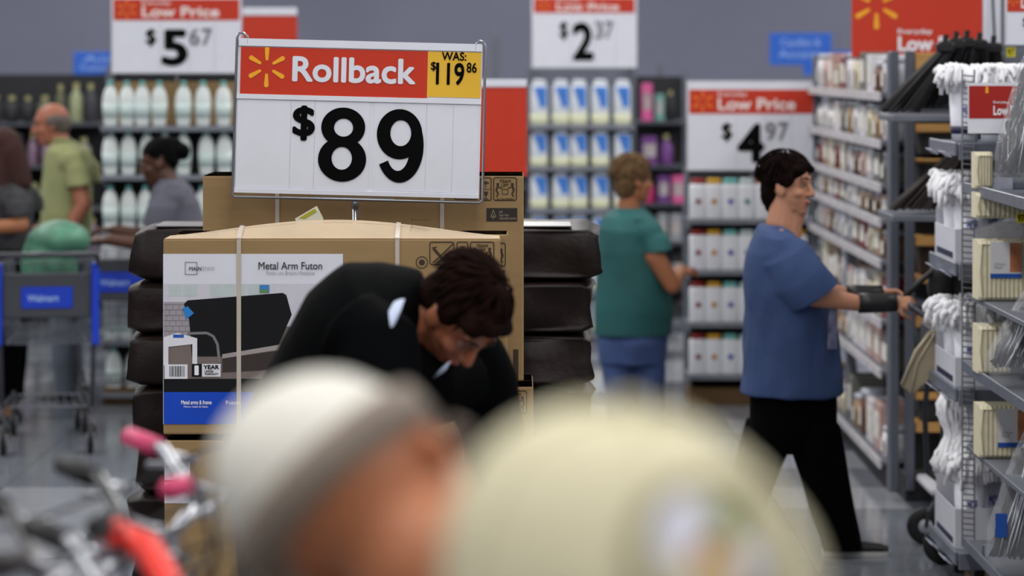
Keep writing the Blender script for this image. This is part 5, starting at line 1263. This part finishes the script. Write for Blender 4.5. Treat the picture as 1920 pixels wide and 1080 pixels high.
remesh('body', b, SKD, pg, .008, 3); face_parts(pg, M, lip=mat('lip_deep', (110, 50, 46), .5))
b = B(); h = B(); ell(h, (-.03, 0, .06), (.105, .09, .08)); ell(h, (-.10, 0, .06), (.06, .06, .06)); ell(h, (-.14, .0, .035), (.05, .05, .05)); ell(h, (-.07, 0, .01), (.05, .08, .06))
h.transform(M); merge(b, h); o = remesh('hair', b, mat('hair_black', (8, 7, 8), .9, var=.3, scale=30, spec=.1, bump=.3, bscale=60), pg, .008, 2, .014, 20, fine=.005, ffreq=70)
gy = mat('shirt_grey', (84, 84, 96), .85, var=.08, scale=5, bump=.2, bscale=20)
b = B(); rings(b, [rg(345, 560, YGY, 58, .2), rg(340, 480, YGY, 56, .2), rg(330, 420, YGY, 54, .21), rg(326, 380, YGY, 48, .22), rg(322, 352, YGY, 36, .2), rg(320, 334, YGY, 20, .1)], 24)
for sgn in (-1, 1): cap(b, Q_(325, 362, sgn*.07), .07, Q_(326, 372, sgn*.15), .085); rings(b, [(Q_(328, 350, sgn*.13), Vector((.06, 0, 0)), Vector((0, .06*sgn, .03))), (Q_(316, 385, sgn*.19), Vector((.09, 0, 0)), Vector((0, .075*sgn, 0))), (Q_(303, 425, sgn*.21), Vector((.085, 0, -.02)), Vector((0, .075*sgn, 0)))], 20)
remesh('shirt', b, gy, pg, .008, 3, .012, 6)
b = B(); rings(b, [rg(345, 545, YGY, 54, .19), rg(345, 610, YGY, 54, .18)], 20)
for dd in (-.09, .09):
    h = B(); rings(h, [rg(342, 590, YGY, 44, .1), rg(338, 700, YGY, 30, .085), rg(336, 790, YGY, 24, .075)], 16); bmesh.ops.translate(h, verts=h.verts, vec=(0, dd, 0)); merge(b, h)
remesh('trousers', b, TR, pg, .01, 2)
for dd in (-.09, .09): b = B(); c = Q_(328, 794, dd); rings(b, [(c+Vector((.09, 0, .0)), Vector((0, .035, 0)), Vector((0, 0, .03))), (c+Vector((0, 0, .0)), Vector((0, .045, 0)), Vector((0, 0, .035))), (c+Vector((-.14, 0, -.01)), Vector((0, .04, 0)), Vector((0, 0, .02)))], 14); obj('shoe', b, RUB, pg, smooth=True)

# ---- man bending in front of the cartons
YM_ = 6.1; SM = s_(YM_)
def K(px, py, dy=0): return P(px, py, YM_)+Vector((0, dy, 0))
pb_ = person('dark haired man in a black jacket bending forward before the futon cartons', K(520, 1700, .05))
# head: face points right-down and towards the camera
M = HM(K(862, 588, -.03), -50, 62, -6, 1.0)
b = B(); head_prims(b, M)
cap(b, K(815, 585, .03), .07, K(745, 610, .05), .085); ell(b, K(680, 640, .05), (.1, .13, .09)); cap(b, K(690, 660, .05), .10, K(560, 960, .03), .10)
sh1 = K(700, 610, -.16); el1 = K(760, 800, -.30); wr1 = K(905, 905, -.36)
cap(b, sh1, .05, el1, .045); cap(b, el1, .048, wr1, .034); hand(b, wr1, (.8, -.1, -.5), (0, -.5, .6), 45)
sh2 = K(850, 680, .22); el2 = K(925, 830, .20); wr2 = K(905, 1000, .05)
cap(b, K(760, 640, .15), .08, sh2, .06); cap(b, sh2, .06, el2, .05); cap(b, el2, .048, wr2, .034); hand(b, wr2, (-.1, -.2, -1), (.8, -.3, 0), 45, -1)
for dd in (-.1, .12): cap(b, K(555, 1010, dd*.8), .07, K(570, 1330, dd), .06); cap(b, K(570, 1330, dd), .055, K(520, 1690, dd), .04)
bd = remesh('body', b, mat('skin_man', (164, 98, 70), .5, var=.12, scale=7), pb_, .0055, 3)
face_parts(pb_, M, lip=mat('lip_man', (176, 90, 82), .5))
b = B(); h = B(); ell(h, (-.026, 0, .048), (.104, .086, .088)); ell(h, (-.06, 0, .0), (.058, .078, .085)); ell(h, (.038, 0, .085), (.055, .07, .034)); ell(h, (-.085, 0, -.04), (.03, .055, .05))
for s in (-1, 1): ell(h, (.004, s*.068, .034), (.035, .018, .04)); ell(h, (.052, s*.045, .072), (.035, .034, .024))
h.transform(M); merge(b, h)
hh_ = mat('hair_brown', (28, 15, 12), .9, var=.4, scale=25, spec=.05, bump=.3, bscale=70); o = remesh('hair', b, hh_, pb_, .006, 2, .005, 18, fine=.0025, ffreq=80)
b = B(); hair_strands(b, M, 260, 9, .06, .0035, rad=(.118, .093, .104), c=(-.02, 0, .045)); o = obj('hair_strands', b, hh_, o, smooth=True); o['kind'] = 'stuff'
JK = mat('jacket_black', (4, 5, 6), .85, var=.25, scale=4, bump=.2, bscale=14, spec=.04)
def Rg(px, py, ax_px, ay_px, d, dy=0):
    """ring with in-plane half axis (pixels) and depth half axis"""
    return (K(px, py, dy), Vector((ax_px/SM, 0, -ay_px/SM)), Vector((0, d, 0)))
b = B(); rings(b, [Rg(555, 980, 125, 20, .2, .05), Rg(572, 880, 130, 40, .21, .05), Rg(600, 800, 128, 72, .22, .05), Rg(636, 725, 118, 88, .235, .05), Rg(672, 655, 98, 100, .25, .05), Rg(712, 600, 66, 102, .25, .05), Rg(745, 582, 34, 88, .21, .05), Rg(772, 576, 14, 70, .15, .05), Rg(792, 566, 6, 52, .1, .05)], 36)
# near sleeve
rs = []
for p, r_ in ((K(668, 600, -.13), .09), (sh1+Vector((.02, -.01, -.03)), .095), ((sh1+el1)/2, .085), (el1, .078), ((el1+wr1)/2, .066), (el1.lerp(wr1, .85), .05)): rs.append((p, r_))
def limb(b, rs, n=20):
    pts = [Vector(p) for p, r_ in rs]; tube(b, pts, [r_ for p, r_ in rs], n)
limb(b, rs)
limb(b, [(K(770, 660, .14), .12), (sh2+Vector((.01, 0, .01)), .10), ((sh2+el2)/2+Vector((.015, 0, .0)), .085), (el2, .078), ((el2+wr2)/2, .062), (el2.lerp(wr2, .85), .05)])
limb(b, [(K(700, 700, 0), .13), (K(800, 730, .05), .10), (K(860, 720, .15), .08)])
remesh('jacket', b, JK, pb_, .008, 4, .020, 5)
b = B(); pts = [K(755, 550, -.19), K(744, 574, -.22), K(732, 598, -.238), K(720, 622, -.242)]
rings(b, [(pts[0], Vector((.011, .006, .004)), Vector((.006, -.012, 0))), (pts[1], Vector((.017, .008, .008)), Vector((.006, -.012, 0))), (pts[2], Vector((.020, .008, .010)), Vector((.006, -.012, 0))), (pts[3], Vector((.010, .004, .008)), Vector((.006, -.012, 0)))], 14); obj('shirt_collar', b, mat('collar_white', (190, 200, 225), .7), pb_, smooth=True)
b = B(); rings(b, [(K(838, 672, -.14), Vector((.012, 0, .01)), Vector((0, .02, 0))), (K(826, 690, -.12), Vector((.016, 0, .01)), Vector((0, .02, 0)))], 12); obj('shirt_front', b, mat('collar_white', (190, 200, 225)), pb_, smooth=True)
b = B()
rings(b, [Rg(555, 900, 112, 10, .17, .03), Rg(558, 990, 118, 8, .20, .02), Rg(560, 1080, 112, 5, .20, .01)], 24)
for dd in (-.1, .12):
    h = B(); rings(h, [Rg(560, 1020, 90, 0, .11, dd), Rg(572, 1330, 64, 0, .09, dd), Rg(530, 1670, 50, 0, .08, dd)], 18); merge(b, h)
remesh('trousers', b, mat('trousers_khaki', (90, 82, 68), .8, var=.1), pb_, .012, 2, .008, 5)
for dd in (-.1, .12): b = B(); c = K(545, 1712, dd); c.z = .05; rings(b, [(c+Vector((-.12, 0, -.01)), Vector((0, .035, 0)), Vector((0, 0, .03))), (c+Vector((0, 0, .0)), Vector((0, .045, 0)), Vector((0, 0, .045))), (c+Vector((.15, 0, -.018)), Vector((0, .045, 0)), Vector((0, 0, .03)))], 14); obj('shoe', b, RUB, pb_, smooth=True)

# ------------------------------------------------------------------ foreground shoppers, far out of focus
def bodylike(b, hx, hy, hz, yaw, shoulder=.42):
    d = Vector((math.cos(R(yaw)), math.sin(R(yaw)), 0)); n = Vector((-d.y, d.x, 0)); c = Vector((hx, hy, 0))
    zz_ = hz-.22
    cap(b, c+Vector((0, 0, hz-.10))-d*.02, .058, c+Vector((0, 0, zz_-.02))-d*.03, .065)
    cap(b, c-n*.13+Vector((0, 0, zz_-.10)), .085, c+n*.13+Vector((0, 0, zz_-.10)), .085)
    cap(b, c+Vector((0, 0, zz_-.18)), .14, c+Vector((0, 0, .95)), .14)
    for s in (-1, 1):
        sp = c+n*s*.2+Vector((0, 0, zz_-.10)); e = sp+Vector((0, 0, -.30))+n*s*.03; w_ = e+d*.18+Vector((0, 0, -.16))
        cap(b, sp, .055, e, .045); cap(b, e, .043, w_, .032); hand(b, w_, d*.7+Vector((0, 0, -.6)), d*.6+Vector((0, 0, .7)), 50, s)
        cap(b, c+n*s*.09+Vector((0, 0, .9)), .1, c+n*s*.09+Vector((0, 0, .5)), .065); cap(b, c+n*s*.09+Vector((0, 0, .5)), .062, c+n*s*.09+Vector((0, 0, .09)), .042)
    return c, d, n, zz_
def clothes(root, c, d, n, zz_, top, bot):
    b = B(); U = n; V = d
    rings(b, [(c+Vector((0, 0, .86)), U*.2, V*.15), (c+Vector((0, 0, 1.1)), U*.19, V*.15), (c+Vector((0, 0, zz_-.2)), U*.21, V*.15), (c+Vector((0, 0, zz_-.07)), U*.2, V*.12), (c+Vector((0, 0, zz_-.01)), U*.1, V*.09)], 24)
    for s in (-1, 1):
        sp = c+n*s*.18+Vector((0, 0, zz_-.09)); e = sp+Vector((0, 0, -.31))+n*s*.05; w_ = e+d*.15+Vector((0, 0, -.13))
        tube(b, [sp, sp+Vector((0, 0, -.08))+n*s*.035, e, w_], [.07, .075, .062, .05], 16)
    remesh('jacket', b, top, root, .012, 3, .01, 6)
    b = B(); rings(b, [(c+Vector((0, 0, .92)), U*.18, V*.14), (c+Vector((0, 0, .78)), U*.19, V*.14)], 20)
    for s in (-1, 1): rings(b, [(c+n*s*.09+Vector((0, 0, .85)), U*.1, V*.11), (c+n*s*.09+Vector((0, 0, .45)), U*.08, V*.085), (c+n*s*.09+Vector((0, 0, .1)), U*.07, V*.075)], 18)
    remesh('trousers', b, bot, root, .014, 2)
    for s in (-1, 1):
        b = B(); q_ = c+n*s*.09; rings(b, [(q_-d*.09+Vector((0, 0, .045)), n*.035, Vector((0, 0, .035))), (q_+Vector((0, 0, .05)), n*.045, Vector((0, 0, .05))), (q_+d*.17+Vector((0, 0, .03)), n*.045, Vector((0, 0, .028)))], 14); obj('shoe', b, RUB, root, smooth=True)
# A: white cap with a taupe band, head tipped to the right
YA = 2.3; sA = s_(YA)
cA = P(655, 985, YA)
pA = person('person in a white cap with taupe band, blurred in the near foreground', cA)
b = B(); MA = HM(P(686, 936, YA), 68, 4, -50, 1.04)
head_prims(b, MA)
cap(b, MA @ Vector((-.02, 0, -.07)), .062, ((830-960)/sA, YA, 1.44), .07); cc, d, n, zz_ = bodylike(b, (850-960)/sA, YA+.02, 1.60, 60)
remesh('body', b, mat('skin_amber', (178, 112, 76), .55, var=.15, scale=5), pA, .007, 3); face_parts(pA, MA)
clothes(pA, cc, d, n, zz_, mat('jacket_taupe', (110, 98, 90), .8, var=.1), TR)
b = B(); h = B()
rs = []
for k_ in range(10):
    a_ = R(90*k_/9.5); rs.append((Vector((-.030-.02*math.sin(a_), 0, .015+.098*math.sin(a_))), Vector((.112*math.cos(a_), 0, .0)), Vector((0, .090*math.cos(a_), 0))))
rings(h, rs, 32); ell(h, (-.04, 0, .045), (.08, .085, .07)); h.transform(MA)
cp = remesh('white_cap', h, mat('hat_white', (212, 209, 200), .9, var=.06, scale=7, bump=.3, bscale=40), pA, .006, 3, .006, 14)
b.free(); b = B(); L = [(-.026+.116*math.cos(R(a_)), .092*math.sin(R(a_)), .016+.012*math.cos(R(a_))) for a_ in range(0, 360, 12)]; h = B()
rings(h, [(Vector((-.022, 0, .004)), Vector((.120, 0, .006)), Vector((0, .096, 0))), (Vector((-.026, 0, .034)), Vector((.124, 0, .010)), Vector((0, .099, 0)))], 32); h.transform(MA); obj('cap_band', h, mat('band_taupe', (128, 116, 106), .9, var=.1), cp, smooth=True)
h = B(); rs = []
for k_ in range(9):
    a_ = R(-70+140*k_/8); rs.append((Vector((.075+.035*math.cos(a_), .082*math.sin(a_), .002)), Vector((.030*math.cos(a_)+.004, 0, -.006)), Vector((0, 0, .004))))
rings(h, rs, 10); h.transform(MA); obj('cap_peak', h, mat('band_taupe', (128, 116, 106)), cp, smooth=True)
h = B(); ell(h, (-.05, 0, .113), (.008, .008, .005), None, 2); h.transform(MA); obj('cap_button', h, MATS['hat_white'], cp, smooth=True)
# B: cream cap with a round printed patch
YBp = 1.6; sB = s_(YBp)
cB = P(1212, 1090, YBp)
pB = person('person in a cream cap with round patch, largest blurred shape in foreground', cB)
b = B(); MB_ = HM(cB+Vector((0, 0, -.030)), -30, 6, 0, 1.01); head_prims(b, MB_)
cc, d, n, zz_ = bodylike(b, cB.x-.02, YBp+.01, cB.z+.09, -30)
remesh('body', b, mat('skin_amber', (178, 112, 76)), pB, .007, 3); face_parts(pB, MB_)
clothes(pB, cc, d, n, zz_, mat('jacket_cream', (190, 184, 150), .8), mat('trousers_slate', (92, 100, 112)))
CRM = mat('cap_cream_cloth', (206, 199, 168), .9, var=.05, scale=6, bump=.3, bscale=60)
h = B(); rs = []
for k_ in range(12):
    a_ = R(90*k_/11.4); rs.append((Vector((-.012-.012*math.sin(a_), 0, .022+.107*math.sin(a_)**1.0)), Vector((.118*math.cos(a_)**.85, 0, .0)), Vector((0, .1*math.cos(a_)**.85, 0))))
rings(h, [(Vector((-.012, 0, -.02)), Vector((.116, 0, 0)), Vector((0, .098, 0)))]+rs, 40); h.transform(MB_)
cp = remesh('cream_cap', h, CRM, pB, .005, 3, .003, 14)
h = B(); ell(h, (-.024, 0, .131), (.009, .009, .005), None, 2); h.transform(MB_); obj('cap_button', h, CRM, cp, smooth=True)
for a_ in range(0, 180, 60):
    h = B(); pts = []
    for k_ in range(21):
        e = R(8+164*k_/20); pts.append((-.012-.012*math.sin(e)+.1185*math.cos(e)*math.cos(R(a_)), .1005*math.cos(e)*math.sin(R(a_)), .024+.1075*math.sin(e)))
    tube(h, pts, .0015, 5); h.transform(MB_); obj('cap_seam', h, mat('seam_cream', (176, 168, 134), .9), cp, smooth=True)
h = B(); rs = []
for k_ in range(13):
    a_ = R(-75+150*k_/12); rs.append((Vector((.085+.06*math.cos(a_), .085*math.sin(a_), -.012-.01*abs(math.sin(a_)))), Vector((.038*math.cos(a_)+.006, 0, -.004)), Vector((0, 0, .003))))
rings(h, rs, 12); h.transform(MB_); obj('cap_peak', h, CRM, cp, smooth=True)
# round patch on the front right panel, facing the camera side
pc = P(1335, 1035, YBp); 
MBi = MB_.inverted()
def surf(px, py, lift):
    """point of the cap surface seen at a direction from the cap centre"""
    q_ = P(px, py, YBp-.10*1)
    o_ = Vector((0, 0, CH)); dr = (P(px, py, 1.0)-o_).normalized()
    oc = MBi @ o_; dl = (MBi.to_3x3() @ dr)
    A_, B_, C_ = .120+lift, .102+lift, .1085+lift; ctr = Vector((-.016, 0, .022))
    e = oc-ctr; S_ = lambda v: Vector((v.x/A_, v.y/B_, v.z/C_)); e2, d2 = S_(e), S_(dl)
    aa, bb, c_ = d2.dot(d2), e2.dot(d2), e2.dot(e2)-1; D = bb*bb-aa*c_
    tt_ = (-bb-math.sqrt(D))/aa if D > 0 else -bb/aa
    return MB_ @ (oc+dl*tt_)
def patch(name, cx, cy, rx, ry, lift, m, par, a0=0, a1=360):
    h = B(); N_ = 24; M__ = 4; prev = None; G2 = []
    for i in range(N_+1):
        a_ = R(a0+(a1-a0)*i/N_); G2.append([h.verts.new(surf(cx+rx*j/M__*math.cos(a_), cy-ry*j/M__*math.sin(a_), lift)) for j in range(0, M__+1)])
    for i in range(N_):
        for j in range(M__): h.faces.new((G2[i][j], G2[i+1][j], G2[i+1][j+1], G2[i][j+1]))
    bmesh.ops.remove_doubles(h, verts=h.verts, dist=.00005)
    return obj(name, h, m, par, smooth=True)
pp = patch('printed_patch', 1325, 1035, 150, 150, .003, mat('patch_border', (132, 122, 92), .8), cp)
patch('patch_ground', 1325, 1035, 118, 118, .0042, mat('patch_ground', (206, 200, 172), .8), pp)
patch('patch_white', 1280, 995, 48, 70, .0052, mat('patch_lilac', (205, 205, 222), .7), pp)
patch('patch_green', 1362, 975, 34, 40, .0054, mat('patch_green', (78, 100, 40), .7, var=.3), pp)
patch('patch_yellow', 1335, 1050, 40, 36, .0056, mat('patch_yellow', (200, 146, 28), .7), pp)
patch('patch_white', 1405, 1060, 26, 40, .0058, mat('patch_lilac', (205, 205, 222), .7), pp)

# ------------------------------------------------------------------ bicycles at the lower left
OB = obj; STE = [False]
def bike(label, pos, rz, frame_m, grip_m, k=1.0, steer=-60, bar=None):
    """bicycle: front wheel towards +x, origin on the floor under the head tube"""
    t = thing('bicycle', label, 'bicycle', (0, 0, 0), None); AL = mat('bike_alloy', (196, 198, 204), .25, .9, var=.05)
    SR = Matrix.Translation((-.04, 0, 0)) @ Matrix.Rotation(R(steer), 4, 'Z') @ Matrix.Translation((.04, 0, 0)); bar = bar or AL
    def obj(name, bm, m, par=None, **kw):
        if name in ('fork', 'stem', 'handlebar', 'grip', 'brake_lever', 'brake_cable') or STE[0]: bm.transform(SR)
        return OB(name, bm, m, par, **kw)
    for wx, nm in ((.12, 'front_wheel'), (-.92, 'rear_wheel')):
        STE[0] = nm == 'front_wheel'
        b = B(); tube(b, arc((wx, 0, .33), .315, 0, 360, 40)[:-1], .019, 8, closed=True); wl = obj(nm, b, RUB, t, smooth=True)
        b = B(); tube(b, arc((wx, 0, .33), .292, 0, 360, 40)[:-1], .009, 6, closed=True); obj('rim', b, AL, wl, smooth=True)
        b = B()
        for i in range(24): a_ = R(i*15); s = (-1)**i*.025; tube(b, [(wx, s, .33), (wx+.29*math.cos(a_), 0, .33+.29*math.sin(a_))], .0012, 3)
        obj('spokes', b, AL, wl); b = B(); tube(b, [(wx, -.045, .33), (wx, .045, .33)], .02, 10); obj('hub', b, AL, wl, smooth=True)
    STE[0] = False; b = B()
    for p, q_, r_ in (((-.06, 0, .88), (-.02, 0, .70), .02), ((-.045, 0, .84), (-.60, 0, .76), .017), ((-.03, 0, .74), (-.50, 0, .30), .020), ((-.50, 0, .30), (-.62, 0, .80), .017), ((-.50, .0, .30), (-.92, .05, .33), .01), ((-.50, 0, .30), (-.92, -.05, .33), .01), ((-.60, 0, .74), (-.92, .05, .33), .009), ((-.60, 0, .74), (-.92, -.05, .33), .009)): cap(b, p, r_, q_, r_, 10)
    obj('frame', b, frame_m, t, smooth=True)
    b = B(); tube(b, [(-.02, 0, .70), (-.01, .055, .66), (.12, .055, .33)], .011, 8); tube(b, [(-.02, 0, .70), (-.01, -.055, .66), (.12, -.055, .33)], .011, 8); obj('fork', b, frame_m, t, smooth=True)
    b = B(); tube(b, [(-.06, 0, .86), (-.075, 0, .97), (-.02, 0, 1.02)], .014, 8); obj('stem', b, AL, t, smooth=True)
    b = B(); tube(b, [(-.11, -.31, 1.10), (-.06, -.20, 1.09), (-.02, -.07, 1.02), (-.02, .07, 1.02), (-.06, .20, 1.09), (-.11, .31, 1.10)], .022 if bar.name == 'bar_red' else .0115, 10); hb_ = obj('handlebar', b, bar, t, smooth=True)
    for s in (-1, 1):
        b = B(); tube(b, [(-.112, s*.315, 1.10), (-.071, s*.225, 1.092)], .018, 12); obj('grip', b, grip_m, hb_, smooth=True)
        b = B(); tube(b, [(-.05, s*.18, 1.085), (.0, s*.20, 1.07), (-.04, s*.25, 1.055), (-.08, s*.30, 1.05)], .006, 6); obj('brake_lever', b, AL, hb_, smooth=True)
        b = B(); tube(b, [(-.02, s*.18, 1.08), (.08, s*.14, 1.12), (.10, s*.05, 1.0), (.0, s*.02, .80)], .0035, 6); obj('brake_cable', b, RUB, hb_, smooth=True)
    b = B(); rings(b, [(Vector((-.50, 0, .905)), Vector((0, .015, 0)), Vector((0, 0, .015))), (Vector((-.58, 0, .91)), Vector((0, .03, 0)), Vector((0, 0, .02))), (Vector((-.68, 0, .91)), Vector((0, .085, 0)), Vector((0, 0, .025))), (Vector((-.76, 0, .92)), Vector((0, .07, 0)), Vector((0, 0, .02)))], 16); sd = obj('saddle', b, BLKPL, t, smooth=True)
    b = B(); tube(b, [(-.62, 0, .79), (-.65, 0, .90)], .013, 8); obj('seat_post', b, AL, t, smooth=True)
    b = B(); tube(b, arc((-.50, .06, .30), .09, 0, 360, 24)[:-1], .008, 6, closed=True); tube(b, [(-.50, -.07, .30), (-.50, .07, .30)], .016, 8); tube(b, [(-.50, .075, .30), (-.38, .085, .20)], .01, 6); tube(b, [(-.50, -.075, .30), (-.62, -.085, .40)], .01, 6); obj('crank_set', b, AL, t, smooth=True)
    for p in ((-.38, .12, .20), (-.62, -.12, .40)): b = B(); box(b, p[0]-.04, p[0]+.04, p[1]-.035, p[1]+.035, p[2]-.01, p[2]+.01, .004); obj('pedal', b, RUB, t)
    b = B(); tube(b, [(-.55, .05, .29), (-.66, .16, .01)], .007, 6); obj('kickstand', b, AL, t)
    t.location = pos; t.rotation_euler = (0, 0, rz); t.scale = (k, k, k); return t
RF = mat('frame_red', (226, 30, 14), .3, var=.05, coat=.5); BF = mat('frame_black', (20, 20, 24), .3, coat=.5); SF = mat('frame_silver', (176, 178, 186), .25, .7)
PK = mat('grip_pink', (206, 66, 110), .5)
def bpos(px, Y): return ((px-960)/s_(Y), Y, 0)
BZ = .30
o = obj('platform_deck', box(B(), -1.45, -.28, 2.3, 5.1, BZ-.03, BZ, .005), BLKPL, None, loc=(-.9, 3.7, BZ)); o.name = 'bike_platform'; tag(o, 'low black platform under the parked bicycles at the lower left', 'platform'); ORG[o.name] = Vector((-.9, 3.7, BZ))
for x_ in (-1.4, -.35):
    for y_ in (2.35, 3.7, 5.05): obj('platform_leg', box(B(), x_-.03, x_+.03, y_-.03, y_+.03, 0, BZ-.031, .003), BLKPL, o)
RBAR = mat('bar_red', (232, 34, 12), .45, var=.05)
def bp(px, Y): return ((px-960)/s_(Y), Y, BZ)
bike('silver bicycle with pink grips, farthest of the parked row at lower left', bp(345, 4.45), R(110), SF, PK, .95, -96)
bike('black bicycle with black handlebar, left of the one with pink grips', bp(224, 4.05), R(110), BF, RUB, .96, -96, BF)
bike('red bicycle with red padded handlebar in the lower left row', bp(322, 3.52), R(109), RF, RUB, .95, -95, RBAR)
bike('bicycle with silver handlebar and black grips, left of the red one', bp(196, 3.55), R(109), BF, RUB, .95, -92)
bike('black bicycle at the lower left corner of the row', bp(50, 3.75), R(108), BF, RUB, .96, -95, BF)
